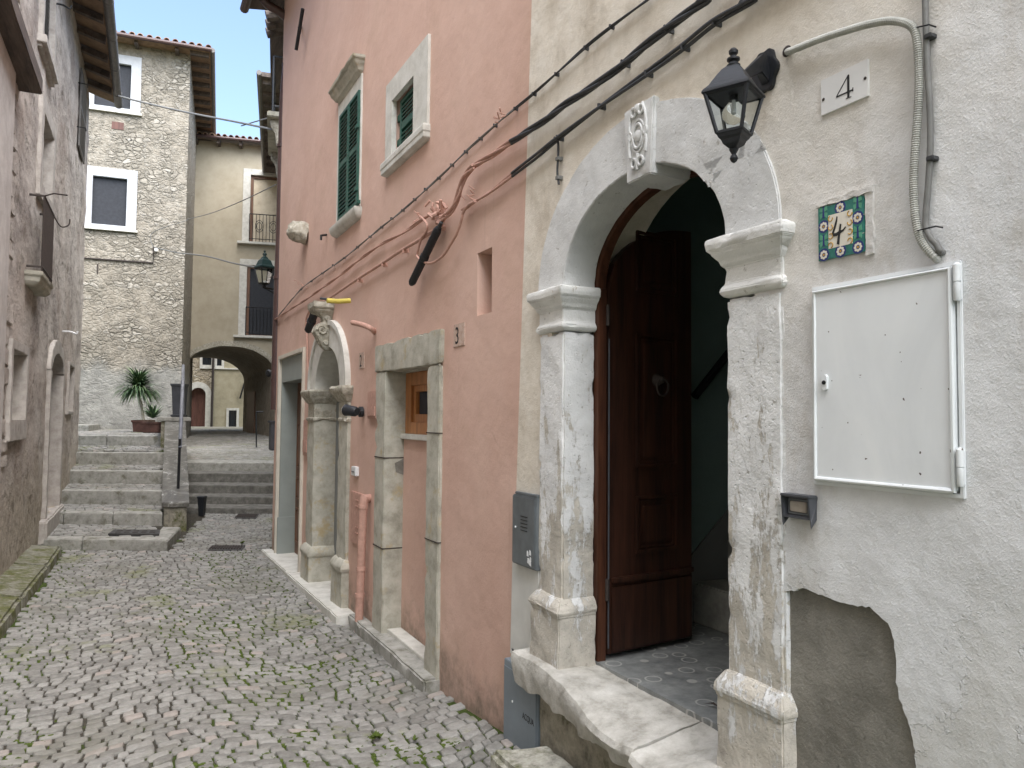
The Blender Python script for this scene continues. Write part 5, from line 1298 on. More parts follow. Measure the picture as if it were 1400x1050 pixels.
wall_cable('thick twisted cable bundle running beneath the thin clipped cable', [(1010, -34), (966, 0), (911, 39), (860, 81), (820, 112), (777, 140), (737, 170), (716, 183), (690, 200), (668, 215), (647, 227)], .035, .0085, 3, .0095, 7,
           clips=[(911, 40), (852, 87)])
wall_cable('lowest pair of cables crossing the cream wall and entering the pink wall', [(1075, -34), (1029, 0), (977, 30), (934, 64), (883, 101), (820, 146), (763, 189), (735, 212), (700, 239), (668, 264), (650, 275), (633, 287)], .03, .0075, 2, .008, 2.5,
           clips=[(977, 31), (934, 65), (884, 101), (820, 146), (763, 189)])
wall_cable('pink painted twisted cables dropping from the bundle to the wall joint', [(648, 227), (636, 240), (630, 256), (624, 274), (616, 289), (607, 297), (604, 302)], .05, .008, 3, .012, 9)
wall_cable('pink painted cable climbing to the joint below the thin clipped cable', [(604, 290), (590, 293), (576, 301), (550, 319), (521, 334), (490, 356), (464, 377), (440, 394), (419, 409), (395, 424), (376, 437)], .03, .0075, 2, .006, 5)
wall_cable('pink conduit running from the long joint sleeve to the carved keystone', [(604, 307), (599, 311), (575, 327), (548, 343), (521, 361), (490, 381), (456, 404), (440, 414), (428, 419), (420, 432), (418, 445)], .035, .012, 1, clips=[(553, 343), (524, 362), (491, 384)], base='pinkp')
wall_cable('pink painted cable hanging in a loop below the long joint sleeve', [(650, 275), (640, 281), (633, 291), (631, 300), (625, 318), (616, 334), (607, 348), (596, 357), (587, 360), (579, 358), (573, 354), (570, 349), (572, 340), (576, 326), (582, 318), (584, 308), (579, 300), (574, 296)], .055, .0085, 1)
wall_cable('pink painted cable going down the wall beside the far cream border', [(419, 440), (420, 470), (421, 500), (423, 515)], .02, .009, 1)
t = thing('cable_clutter', 'tangle of pink painted clips where the cables meet', 'clips', tuple(W.w(*W.m(606, 290), 0)))
g = G(); rn = random.Random(8)
for k in range(26):
    p = W.m(606+rn.gauss(0, 5), 290+rn.gauss(0, 8)); a = W.w(*p, rn.uniform(.01, .06)); g.tube([a, a+Vector((rn.uniform(-.03, .0), rn.uniform(-.05, .05), rn.uniform(-.05, .05)))], rn.uniform(.007, .016), 6)
g.build('clips', 'pinkp', t)
for k, (px, py) in enumerate(((688, 160), (650, 272), (578, 297), (412, 394))):
    g = G()
    for j in range(7): p = W.m(px+rn.gauss(0, 5), py+rn.gauss(0, 4)); a = W.w(*p, .02); g.tube([a, a+Vector((-.025, rn.uniform(-.03, .03), rn.uniform(-.03, .04)))], .004, 5)
    g.build('wire_ends', 'pinkp', t)
t = thing('hanging_cable_end', 'short black cable end hanging below the cables left of the arch', 'cable', tuple(W.w(*W.m(764, 190), 0)))
g = G(); g.tube(smoothpts(tubepx([(758, 188), (763, 195), (763, 215), (762, 235), (764, 252)], .02)), .006, 6); g.build('cable', 'cable', t)
g = G()
for py in (217, 243): p = tubepx([(763, py)], .02)[0]; g.wbox(p.x-.008, 0, p.y-.012, p.y+.012, p.z-.008, p.z+.008)
g.each('clip', 'greycable', t)

# ================================================================== LEFT HOUSES
L = LWALL
LE = 9.6                                               # s of the far corner (Y about 18)
left = thing('grey_house', 'tall grey roughcast house with balcony, louvres and a deep eave on the left', 'house', tuple(L.w(5, 0)))
def lq(pts, off=0):
    q = L.ms(pts, off); a = [p[0] for p in q]; z = [p[1] for p in q]
    return ((a[0]+a[3])/2, (a[1]+a[2])/2, (z[2]+z[3])/2, (z[0]+z[1])/2)     # TL TR BR BL -> a0 near, a1 far
print('left eave', L.m(158, 132, .6), L.m(122, 126, 0), 'arch door', L.ms([(62, 700), (78, 690), (63, 500), (78, 500), (70, 478), (57, 480), (82, 500), (68, 460)]))
print('lw1', L.ms([(54, 0), (54, 57), (67, 103), (71, 0)]), 'lw2', L.ms([(54, 150), (69, 185), (69, 270), (54, 265)]), 'low', L.ms([(18, 478), (30, 481), (30, 585), (8, 570)]), 'balc', L.ms([(33, 358), (70, 392), (50, 250), (70, 285)]), 'slit', L.ms([(91, 497), (98, 500), (98, 560), (91, 565)]), 'sh', L.ms([(103, 110), (115, 90), (105, 220), (113, 215)]), 'ledge', L.ms([(0, 35), (28, 113), (20, 130)]))
la, lb = L.m(55, 50)[0], L.m(70, 50)[0]; hz = L.m(62, 78)[1]
H1 = (la, lb, hz, 8.0)
a0 = L.m(54, 200)[0]; a1 = L.m(69, 200)[0]; H2 = (a0, a1, (L.m(54, 262)[1]+L.m(69, 275)[1])/2, (L.m(54, 152)[1]+L.m(69, 186)[1])/2)
a0 = L.m(10, 540)[0]; a1 = L.m(30, 540)[0]; H3 = (a0, a1, L.m(18, 574)[1], L.m(20, 480)[1])
a0 = L.m(62, 600)[0]; a1 = L.m(79, 600)[0]; H4c = ((a0+a1)/2, L.m(70, 508)[1]); H4a = (a1-a0)/2; H4z = L.m(70, 697)[1]; H4b = L.m(70, 480)[1]-H4c[1]
a0 = L.m(91, 530)[0]; a1 = L.m(97.5, 530)[0]; H5 = (a0, a1, L.m(94, 562)[1], L.m(94, 500)[1])
a0 = L.m(106, 160)[0]; a1 = L.m(114, 160)[0]; H6 = (a0, min(a1, LE-.3), L.m(110, 218)[1], L.m(110, 100)[1])
print('H', H1, H2, H3, H4c, H4a, H4z, H4b, H5, H6)
ET = 8.35
g = G(); g.prism(L, [(.2, -.6), (LE, -.6), (LE, ET), (.2, ET)], 0, -.5, [ex(H1), ex(H2), ex(H3), arch_poly(H4c, H4a+.03, H4b+.03, H4z), ex(H5)]); g.build('wall', 'left', left, cut=.16, amp=.022, freq=3)
g = G(); g.box(L, .2, .5, -.5, ET, -6, -.501); g.box(L, LE-.4, LE, -.5, ET, -6, -.501); g.box(L, .5, LE-.4, -.5, ET, -6.3, -6); g.build('rear_wall', 'left', left)
g = G(); vs = [L.w(a, z, o) for a in (.6, LE+.05) for o, z in ((-6.4, ET+1.9), (.46, ET-.06), (.46, ET+.02), (-6.4, ET+2.0))]
g.add(vs, [(0, 1, 2, 3), (7, 6, 5, 4), (0, 4, 5, 1), (1, 5, 6, 2), (2, 6, 7, 3), (3, 7, 4, 0)]); rf = g.build('roof', 'soffit', left)
g = G(); s_ = 1.0
while s_ < LE-.1:
    vs = [L.w(a, z, o) for a in (s_, s_+.10) for o, z in ((-.3, ET+.02), (.44, ET-.18), (.44, ET-.062), (-.3, ET+.14))]
    g.add(vs, [(0, 1, 2, 3), (7, 6, 5, 4), (0, 4, 5, 1), (1, 5, 6, 2), (2, 6, 7, 3), (3, 7, 4, 0)]); s_ += .78
g.each('rafter', 'eavewood', rf)
g = G(); g.tube([L.w(.6, ET-.08, .54), L.w(LE+.08, ET-.08, .54)], .08, 12); g.build('gutter', 'gutter', rf, smooth=True)
g = G(); k = 1.2
while k < LE: g.tube([L.w(k, ET-.08, .54), L.w(k+.04, ET-.08, .54)], .087, 12); k += 1.3
g.each('gutter_band', 'gutter', rf)
# windows
def lwin(H, mt, lab, proud=.045, border=.10, back=-.22, paint='leftstone', bottom=True):
    a0, a1, z0, z1 = H; g = G(); b = border
    g.prism(L, rect(a0-b, a1+b, z0-(b if bottom else 0), z1+b), -.22, proud, [rect(a0, a1, z0, z1)[::-1]]) if bottom else g.prism(L, [(a0-b, z0), (a0, z0), (a0, z1), (a1, z1), (a1, z0), (a1+b, z0), (a1+b, z1+b), (a0-b, z1+b)], -.22, proud)
    o = g.build('window', paint, left, bevel=.005, cut=.12, amp=.006, chip=.008, label=lab)
    g = G(); g.box(L, a0, a1, z0, z1, back-.03, back); g.build('pane', mt, o); return o
o = lwin(H1, 'darkglass', 'highest window on the grey house, with grey louvred shutters', border=.14, back=-.12)
mid = (H1[0]+H1[1])/2
shutter(o, H1[0], mid, H1[2], H1[3], -.06, n=34, mt='gutter', pl=L); shutter(o, mid, H1[1], H1[2], H1[3], -.06, n=34, mt='gutter', pl=L)
g = G(); g.box(L, H1[0]-.18, H1[1]+.12, H1[2]-.10, H1[2], -.1, .09); g.build('sill', 'leftstone', o, bevel=.008, cut=.1, amp=.006)
o = lwin(H2, 'greyboard', 'grey blinded window above the balcony railing of the grey house', border=.20, back=-.30)
o = lwin(H3, 'white_plaster', 'low blocked window with whitewashed reveal on the grey house', border=.10, back=-.13)
g = G(); g.box(L, H3[0]-.15, H3[1]+.05, H3[2]-.22, H3[2]-.02, -.1, .05); g.build('sill', 'leftstone', o, bevel=.008, cut=.08, amp=.008)
o = lwin(H5, 'oldred', 'narrow slit window near the far corner of the grey house', border=.06, back=-.15)
# arched door
g = G(); g.ring(L, H4c, H4a-.01, H4b-.01, H4a+.16, H4b+.2, 0, math.pi, -.3, .055, 24)
for s in (-1, 1): a_, b__ = sorted((H4c[0]+s*(H4a-.01), H4c[0]+s*(H4a+.15))); g.prism(L, rect(a_, b__, H4z-.1, H4c[1]), -.3, .055)
o = g.build('door', 'leftstone', left, bevel=.006, cut=.1, amp=.008, chip=.01, label='round arched narrow doorway with a stone surround and rusty red door')
g = G(); g.prism(L, arch_poly(H4c, H4a, H4b, H4z), -.34, -.28); g.build('door_leaf', 'oldred', o)
g = G(); s0, s1 = H4c[0]-H4a-.45, H4c[0]+H4a+.3; g.box(L, s0, s1, H4z-.32, H4z, -.2, .10); g.build('doorstep', 'leftstone', o, bevel=.02, cut=.08, amp=.012, chip=.01)
# balcony
bs0 = L.m(36, 361, .0)[0]; bs1, bz = L.m(71, 391, .16); bz = (bz+L.m(36, 361, .05)[1])/2
bt = L.m(64, 278, .14)[1]
g = G(); g.stack(L, bs0, bs1, [(bz-.16, .0), (bz-.12, .05), (bz-.06, .06), (bz-.05, .08), (bz, .085)], -.1, .09); ba_ = g.build('balcony', 'grey_stone', left, bevel=.006, cut=.1, amp=.006, chip=.008, label='shallow balcony with a rusty iron railing')
g = G(); fo_ = .15
for z in (bz+.06, bt): g.tube([L.w(bs0, z, .0), L.w(bs0, z, fo_), L.w(bs1, z, fo_), L.w(bs1, z, 0)], .014, 6)
n = 15
for k in range(n+1): a = bs0+(bs1-bs0)*k/n; g.tube([L.w(a, bz, fo_), L.w(a, bt, fo_)], .009, 6)
for o_ in (.05, .10): g.tube([L.w(bs1, bz, o_), L.w(bs1, bt, o_)], .009, 6)
g.tube(smoothpts([L.w(bs1, bt, fo_), L.w(bs1+.05, bt-.12, fo_+.08), L.w(bs1+.1, bt-.08, fo_+.16), L.w(bs1+.12, bt, fo_+.17)], 5), .009, 6)
g.tube([L.w(bs0, bt, fo_), L.w(bs0-.05, bt+.03, fo_+.1), L.w(bs0-.08, bt+.02, fo_+.24)], .009, 6)
g.build('railing', 'iron', ba_)
# far shutters
g = G(); t = None
a0, a1, z0, z1 = H6
o = shutter(left, a0, a1, z0, z1, .02, th=.03, n=36, mt='gutter', pl=L, name='shutter'); o['label'] = 'tall narrow grey shutter nearest the far corner'
g = G()
for z in (z0+.3, z0+1.1): g.tube([L.w(a0-.1, z, 0), L.w(a0-.1, z, .14), L.w(a0+.05, z, .14)], .010, 5)
g.build('shutter_stay', 'black', left)
for px, py in ((72, 4), (85, 453)):
    p = L.m(px, py); t = thing('wall_hook', 'black iron hook beside the top louvred window' if py < 50 else 'pale insulator hook sticking out above the arched door', 'hook', tuple(L.w(*p)))
    g = G(); P_ = L.w(*p); g.tube(smoothpts([P_, P_+L.n*.12, P_+L.n*.2+Vector((0, 0, -.03)), P_+L.n*.22+Vector((0, 0, .02))], 4), .013, 6); g.build('hook', 'black' if py < 50 else 'white', t)
# near lower house at the left edge
near = thing('near_grey_house', 'smooth grey plastered house front at the left edge under a dark timber ledge', 'house', tuple(L.w(-1, 0)))
NE = .195; lz0 = 5.02
print('near', NE, lz0)
g = G(); g.prism(L, [(-14, -.6), (NE, -.6), (NE, lz0+.02), (-14, lz0+.02)], .05, -.5); g.build('wall', 'left_near', near)
g = G(); g.prism(L, [(-14, lz0+.021), (NE, lz0+.021), (NE, 7.9), (-14, 7.9)], .03, -.5); g.build('upper_wall', 'beige', near)
g = G(); g.box(L, -14, .66, lz0-.08, lz0+.08, 0, .22); g.build('ledge', 'eavewood', near, bevel=.01, cut=.3, amp=.006)
g = G(); g.box(L, -14, -13.6, -.5, 7.9, -6, -.5); g.box(L, -14, .1, 7.9, 8.0, -6, .05); g.build('rear_wall', 'beige', near)
# corner stones between the two
g = G(); z = .3; k = 0
rn = random.Random(11)
while z < ET-.3:
    h = rn.uniform(.14, .26); wd_ = rn.uniform(.25, .55); g.box(L, .22, .22+wd_, z, z+h-.02, -.05, rn.uniform(.012, .03)); z += h
g.build('corner_stones', 'left', left, bevel=.012, cut=.07, amp=.012, freq=6, chip=.01)

# ================================================================== STONE TOWER HOUSE
T = TOWER
tower = thing('stone_house', 'tall pale rubble stone house with white framed windows facing down the street', 'house', tuple(T.w(-1.5, 1.2)))
def tq(pl, pts, off=0):
    q = pl.ms(pts, off); a = [p[0] for p in q]; z = [p[1] for p in q]
    return (min(a), max(a), (z[2]+z[3])/2, (z[0]+z[1])/2)
TZ = T.m(250, 73)[1]
TA = tq(T, [(140, 85), (178.5, 88), (178, 148.5), (140, 146)]); TB = tq(T, [(127, 241), (172, 244), (172, 309.5), (127, 306)])
TA = (TA[1]-(TB[1]-TB[0])-.05, TA[1], TA[2], TA[3])
TV = tq(T, [(153, 166), (169, 168), (169, 178), (153, 176)])
print('TZ', TZ, TA, TB, TV)
g = G(); g.prism(T, [(-9, -.5), (0, -.5), (0, TZ), (-9, TZ)], 0, -.5, [ex(TA), ex(TB)]); g.build('wall', 'tower', tower)
g = G(); g.prism(TSIDE, rect(0.5, 9, -.5, TZ), 0, -.5); g.box(T, -9, -8.5, -.5, TZ, -9, -.5); g.box(T, -8.5, -.5, -.5, TZ, -9.4, -9); g.build('side_wall', 'tower', tower)
vs = [T.w(a, z, o) for o in (.55, -9.4) for a, z in ((-9.5, TZ+2.7), (.62, TZ+.02), (.62, TZ+.10), (-9.5, TZ+2.8))]
# eaves: a shallow hipped roof with clay tiles
def tiled_roof(pl, a0, a1, o0, o1, z0, slope, parent, mt_under='soffit', rl=.22):
    """eave along the front (offset o0) rising backwards to o1"""
    g = G(); vs = [pl.w(a, z, o) for a in (a0, a1) for o, z in ((o0, z0), (o1, z0+slope*(o0-o1)), (o1, z0+slope*(o0-o1)+.06), (o0, z0+.06))]
    g.add(vs, [(0, 1, 2, 3), (7, 6, 5, 4), (0, 4, 5, 1), (1, 5, 6, 2), (2, 6, 7, 3), (3, 7, 4, 0)]); r = g.build('roof', mt_under, parent)
    g = G(); a = a0+.1; rn = random.Random(3)
    while a < a1-.05:
        for k in range(5):
            oA, oB = o0+.06-k*.38, o0+.06-(k+1)*.40; zA, zB = z0+.075+slope*(o0-oA)+rn.uniform(0, .02), z0+.06+slope*(o0-oB)
            P0, P1 = pl.w(a+rn.uniform(-.015, .015), zA, oA), pl.w(a, zB, oB); n = 7; V = []
            u = pl.d
            for P_, r_ in ((P0, .085), (P1, .07)):
                for j in range(n): t_ = math.pi*j/(n-1); V.append(P_+u*math.cos(t_)*r_+Vector((0, 0, math.sin(t_)*r_)))
                for j in range(n-1, -1, -1): t_ = math.pi*j/(n-1); V.append(P_+u*math.cos(t_)*(r_-.018)+Vector((0, 0, math.sin(t_)*(r_-.018))))
            m_ = 2*n; g.add(V, [(j, (j+1) % m_, m_+(j+1) % m_, m_+j) for j in range(m_)]+[tuple(range(m_))[::-1], tuple(m_+j for j in range(m_))])
        a += rl
    g.build('roof_tiles', 'tiles', r); return r
r = tiled_roof(T, -9.3, .55, .42, -5, TZ+.02, .28, tower)
g = G(); g.prism(TSIDE, rect(-.4, 9, TZ+.0, TZ+.08), .55, -4); g.build('side_eave', 'soffit', r)
g = G()
for k in range(12): a = -.3+k*.72; g.box(TSIDE, a, a+.1, TZ-.12, TZ+.0, 0, .5)
for k in range(9): a = -8.8+k*1.05; g.box(T, a, a+.1, TZ-.10, TZ+.02, 0, .36)
g.each('rafter', 'eavewood', r)
g = G(); g.tube([T.w(-9.3, TZ+.02, .5), T.w(.58, TZ+.02, .5)], .06, 10); g.build('gutter', 'brown', r); g = G(); g.tube([TSIDE.w(-.45, TZ+.04, .6), TSIDE.w(9, TZ+.04, .6)], .07, 10); g.build('gutter', 'gutter', r)
for H, lab, bz_ in ((TA, 'upper window of the stone house, dark netting in a wide white frame', .24), (TB, 'lower window of the stone house, dark netting in a wide white frame', .26)):
    g = G(); a0, a1, z0, z1 = H; b = .26; g.prism(T, rect(a0-b, a1+b, z0-.10, z1+b), -.06, .035, [rect(a0, a1, z0, z1)[::-1]]); o = g.build('window', 'whiteframe', tower, bevel=.006, cut=.3, amp=.004, label=lab)
    g = G(); g.box(T, a0-.03, a1+.03, z0-.03, z1+.03, -.12, -.07); g.build('pane', 'netting', o)
    g = G(); g.box(T, a0-b-.03, a1+b+.05, z0-.16, z0-.10, -.05, .09); g.build('sill', 'pale_stone', o)
g = G(); g.box(T, *TV[:2], *TV[2:], -.01, .015); g.build('vent_plate', 'oldred', tower)
g = G(); g.box(T, T.m(110, 400)[0], T.m(110, 400)[0]+.01, 2, 2.1, 0, .01)
t = thing('wall_pipe', 'thin dark pipe bent across the middle of the stone house wall', 'pipe', tuple(T.w(*T.m(160, 356), .03)))
g = G(); g.tube([T.w(*T.m(a, b, .03), .03) for a, b in ((104, 352), (209.5, 359.5), (210, 338))], .022, 6); g.build('pipe', 'iron', t)
g = G(); g.box(T, T.m(133, 360)[0], T.m(133, 360)[0]+.03, T.m(133, 374)[1], T.m(133, 361)[1], 0, .04); g.build('bracket', 'iron', t)
t = thing('wall_insulator', 'small white insulator on the stone house where the street cable starts', 'insulator', tuple(T.w(*T.m(213, 342))))
g = G(); P_ = T.w(*T.m(214, 343)); g.lathe(P_, [(0, .02), (.1, .02), (.11, .05), (.16, .05), (.17, .02)], T.n, 10); g.build('insulator', 'white', t)

# ================================================================== YELLOW HOUSE with archway
Y_ = YEL
yel = thing('yellow_house', 'yellow plastered house spanning the lane on a wide round archway', 'house', tuple(Y_.w(1.5, .9)))
YT = Y_.m(320, 196)[1]
AL, AR, AS = Y_.m(248, 512)[0], Y_.m(377, 512)[0], (Y_.m(250, 515)[1]+Y_.m(375, 508)[1])/2; AT = Y_.m(312, 473)[1]
yc = ((AL+AR)/2, AS); ya = (AR-AL)/2; ybh = AT-AS
U1 = tq(Y_, [(343, 240), (382, 241), (382, 333), (343, 332)]); U2 = tq(Y_, [(338, 363), (378, 364), (378, 460), (338, 459)])
U1 = (U1[0], U1[0]+1.2, U1[2], U1[3]); U2 = (U2[0], U2[0]+1.25, U2[2], U2[3])
print('YT', YT, 'arch', yc, ya, ybh, U1, U2)
g = G(); g.prism(Y_, [(-1.2, -.5), (7, -.5), (7, YT), (-1.2, YT)], 0, -.4, [arch_poly(yc, ya, ybh, .2), ex(U1), ex(U2)]); g.build('wall', 'yellow', yel)
g = G(); N = 26; dp_ = 6.4; VD = Vector((-.045, 1, 0)).normalized()
for k in range(N):
    A, B = math.pi*k/N, math.pi*(k+1)/N
    V = [Y_.w(yc[0]+(ya+e)*math.cos(t), yc[1]+(ybh+e)*math.sin(t), -.02)+VD*o for o in (0, dp_) for t, e in ((A, .0), (B, .0), (B, .25), (A, .25))]
    g.add(V, [(0, 1, 2, 3), (7, 6, 5, 4), (0, 4, 5, 1), (1, 5, 6, 2), (2, 6, 7, 3), (3, 7, 4, 0)])
for e0_, e1_ in ((yc[0]-ya-.3, yc[0]-ya), (yc[0]+ya, yc[0]+ya+.3)):
    g.hexa([Y_.w(e_, z_, -.02)+VD*o_ for z_ in (.2, AS) for e_, o_ in ((e0_, 0), (e1_, 0), (e1_, dp_), (e0_, dp_))])
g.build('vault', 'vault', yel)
g = G(); g.ring(Y_, yc, ya-.01, ybh-.01, ya+.16, ybh+.2, 0, math.pi, -.3, .05, 30); g.build('arch_ring', 'carved', yel, bevel=.01, cut=.15, amp=.02, freq=3, chip=.02)
g = G(); g.box(Y_, -1.2, 7, AT+.3, YT, -8.3, -8); g.box(Y_, 6.8, 7, AS, YT, -8, -.4); g.box(Y_, -1.2, 7, AT+.3, AT+.4, -8, -.4); g.build('rear_wall', 'yellow', yel)  # unseen upper block, deepened to keep daylight off the courtyard behind
tiled_roof(Y_, -1.5, 7.2, .42, -5.5, YT, .25, yel)
g = G(); g.tube([Y_.w(-.6, YT+.0, .48), Y_.w(7, YT+.0, .48)], .055, 8); g.build('gutter', 'brown', yel)
g = G(); k = -.6
while k < 4: g.box(Y_, k, k+.1, YT-.18, YT, 0, .38); k += .78
g.each('rafter', 'eavewood', yel)
for H, lab, gl in ((U1, 'upper balcony window of the yellow house with a pale blind and small railing', 'beige'), (U2, 'lower balcony window of the yellow house with dark netting and railing', 'netting')):
    a0, a1, z0, z1 = H; b = .26
    g = G(); g.prism(Y_, [(a0-b, z0), (a0, z0), (a0, z1), (a1, z1), (a1, z0), (a1+b, z0), (a1+b, z1+.22), (a0-b, z1+.22)], -.1, .03); o = g.build('window', 'pale_stone', yel, bevel=.006, label=lab)
    g = G(); g.prism(Y_, rect(a0, a1, z0, z1), -.16, -.08, [rect(a0+.10, a1-.10, z0+.05, z1-.10)[::-1]]); g.build('timber_frame', 'brownwood', o)
    g = G(); g.box(Y_, a0+.08, a1-.08, z0+.04, z1-.08, -.17, -.14); g.build('pane', gl, o)
    g = G(); g.box(Y_, a0-b-.15, a1+b, z0-.09, z0, -.1, .2); g.build('sill', 'pale_stone', o, bevel=.01)
    g = G(); fo_ = .1; rt_ = z0+1.05
    g.tube([Y_.w(a0, rt_, fo_), Y_.w(a1, rt_, fo_)], .018, 6); g.tube([Y_.w(a0, z0+.12, fo_), Y_.w(a1, z0+.12, fo_)], .014, 6)
    for k in range(11): a = a0+(a1-a0)*k/10; g.tube([Y_.w(a, z0, fo_), Y_.w(a, rt_, fo_)], .011, 5)
    if H is U1:
        for cx in (a0+.35, a0+.85):
            for r_ in (.14, .09): g.tube([Y_.w(cx+r_*math.cos(t), z0+.6+r_*1.6*math.sin(t), fo_) for t in [2*math.pi*q/16 for q in range(17)]], .011, 5)
    g.build('railing', 'black', o)

# ================================================================== BEHIND THE ARCHWAY
B = BACK
bh = thing('back_house', 'old rubble and pale yellow houses seen through the archway', 'house', tuple(B.w(2, 1)))
def bq_(pts): return tq(B, pts)
D = bq_([(261, 526), (280, 526), (280, 586), (261, 586)]); D = (D[0], D[1], B.m(270, 589)[1], B.m(270, 530)[1])
sp_ = B.m(291, 520)[0]
bw1 = bq_([(277, 484), (289, 484), (289, 499), (277, 499)]); bw2 = bq_([(297, 482), (303, 482), (303, 500), (297, 500)]); bw3 = bq_([(313, 561), (323, 561), (323, 586), (313, 586)])
g = G(); g.prism(B, rect(-4, sp_, -1, 12), 0, -.4, [arch_poly(((D[0]+D[1])/2, D[3]-.35), (D[1]-D[0])/2, .35, D[2]), rect(*bw1)]); g.build('rubble_wall', 'backwall', bh)
g = G(); g.prism(B, rect(sp_+.001, 9, -1, 12), .02, -.4, [rect(*bw2), rect(*bw3)]); g.build('yellow_wall', 'yellow_back', bh)
dc = ((D[0]+D[1])/2, D[3]-.35); da = (D[1]-D[0])/2
g = G(); g.ring(B, dc, da, .35, da+.28, .65, 0, math.pi, -.2, .05, 18); g.box(B, dc[0]-da-.28, dc[0]-da, D[2]-.2, dc[1], -.2, .05); g.box(B, dc[0]+da, dc[0]+da+.28, D[2]-.2, dc[1], -.2, .05); o = g.build('door', 'pale_stone', bh, label='dark red plank door in a round stone surround')
g = G(); g.prism(B, arch_poly(dc, da, .35, D[2]), -.3, -.22); g.build('door_leaf', 'oldred', o)
g = G(); g.box(B, dc[0]-da-.5, dc[0]+da+.6, .5, D[2], 0, .5); g.build('doorstep', 'step', o)
for H in (bw1, bw2, bw3):
    g = G(); b = .12; g.prism(B, rect(H[0]-b, H[1]+b, H[2]-b*1.6, H[3]+b), -.05, .06, [rect(*H)[::-1]]); o = g.build('window', 'pale_stone', bh)
    g = G(); g.box(B, H[0], H[1], H[2], H[3], -.15, -.1); g.build('pane', 'darkglass', o)
    g = G()
    for k in range(4): a = H[0]+(H[1]-H[0])*(k+.5)/4; g.tube([B.w(a, H[2], .02), B.w(a, H[3], .02)], .015, 5)
    g.build('bars', 'black', o)
g = G(); g.tube([B.w(sp_, .9, .12), B.w(sp_, 7, .12)], .06, 8); g.build('downpipe', 'iron', bh)
g = G(); g.box(B, sp_+.1, 6, B.m(315, 505)[1], B.m(315, 505)[1]+.06, .02, .08); g.build('string_course', 'pale_stone', bh)
g = G(); g.wbox(-4, -3.5, 34, 44, -1, 12); g.build('side_wall', 'yellow_back', bh)  # unseen wall, raised like the back walls to dim the courtyard
t = thing('iron_stay', 'dark slanting iron bar on the pale yellow wall behind the archway', 'bar', tuple(B.w(*B.m(330, 535))))
g = G(); g.tube([B.w(*B.m(334, 524, .1), .1), B.w(*B.m(328, 545, .1), .1)], .04, 6); g.build('bar', 'black', t)
# doors on the right wall of the vault
V_ = VSIDE
vh = thing('vault_doorway', 'brown door in the right hand wall beneath the archway, with a black post before it', 'doorway', tuple(at_depth(342, 615, 27)))
_p = YEL.w(yc[0]+ya, 0, -.02); V_ = Pl((_p.x, _p.y), (-.045, 1), (-1, -.045))
g = G(); q_ = [V_.m(348, 600)[0], V_.m(338, 600)[0]]; zz_ = (V_.m(343, 614)[1], V_.m(343, 536)[1]); g.box(V_, *q_, *zz_, -.02, .04); g.build('door', 'brownwood', vh)
g = G(); g.box(V_, q_[0]-.3, q_[1]+.2, zz_[0]-.35, zz_[0], -.02, .35); g.build('doorstep', 'step_shade', vh)
g = G(); P0, P1 = at_depth(350.5, 620, 22), at_depth(350.5, 563, 22); g.tube([P0, P1], .02, 6); g.tube([P1, at_depth(360, 563, 22)], .02, 6); g.build('handrail', 'black', vh)

# ================================================================== HOUSE beyond the pink one (mostly hidden)
sh = thing('side_house', 'dim house beyond the drainpipe with a corbelled balcony and deep eave', 'house', tuple(SIDE.w(2, 0)))
Sd = SIDE
sz = at_depth(360, 104, 21).z
g = G(); g.prism(Sd, rect(0.02, 19.5, -.6, 9.0), -.02, -.4); g.build('wall', 'yellow_back', sh)
g = G()
P = [at_depth(357, 104, 20.5), at_depth(373, 103, 20.5), at_depth(376, 183, 27), at_depth(371, 181, 27)]
g.add([p for p in P]+[p+Vector((0, 0, .12)) for p in P], [(0, 1, 2, 3), (7, 6, 5, 4), (0, 4, 5, 1), (1, 5, 6, 2), (2, 6, 7, 3), (3, 7, 4, 0)]) if False else None
e0 = at_depth(357, 104, 20.5)
g.prism(Sd, rect((e0-Sd.o).dot(Sd.d), 19.5, e0.z, e0.z+.12), (e0-Sd.o).dot(Sd.n), -3); sr = g.build('roof', 'eavewood', sh)
g = G(); s0 = (e0-Sd.o).dot(Sd.d); oo = (e0-Sd.o).dot(Sd.n)
g.prism(Sd, rect(s0, 19.5, 8.9, e0.z), -.02, -.4); g.build('upper_wall', 'yellow_back', sh)
g = G()
for k in range(10): a = s0+.2+k*.8; g.box(Sd, a, a+.1, e0.z-.12, e0.z-.001, 0, oo-.04)
g.each('rafter', 'eavewood', sr)
g = G(); g.tube([Sd.w(s0-.1, e0.z+.05, oo+.05), Sd.w(19.4, e0.z+.05, oo+.05)], .07, 8); g.build('gutter', 'gutter', sr)
# balcony with corbel
b0 = at_depth(365, 158, 13.6); s1 = (b0-Sd.o).dot(Sd.d); o1 = (b0-Sd.o).dot(Sd.n); 
g = G(); g.box(Sd, s1, s1+2.2, b0.z, b0.z+.1, -.05, o1); ba_ = g.build('balcony', 'grey_stone', sh, bevel=.015, label='small stone balcony slab on carved corbels beyond the drainpipe')
g = G()
for ss_ in (s1+.1, s1+1.9):
    g.prism(Pl(Sd.w(ss_, 0).xy, Sd.n.xy, Sd.d.xy), [(0, b0.z), (o1-.05, b0.z), (o1-.06, b0.z-.12), (o1-.14, b0.z-.22), (o1-.16, b0.z-.40), (.02, b0.z-.75), (0, b0.z-.8)], 0, .2)
g.build('corbel', 'carved', ba_, bevel=.02, cut=.08, amp=.015)
g = G(); tz = at_depth(374, 73, 13.6).z
for a in (s1+.03, s1+2.15): g.tube([Sd.w(a, b0.z+.1, o1-.10), Sd.w(a, tz, o1-.10)], .022, 6)
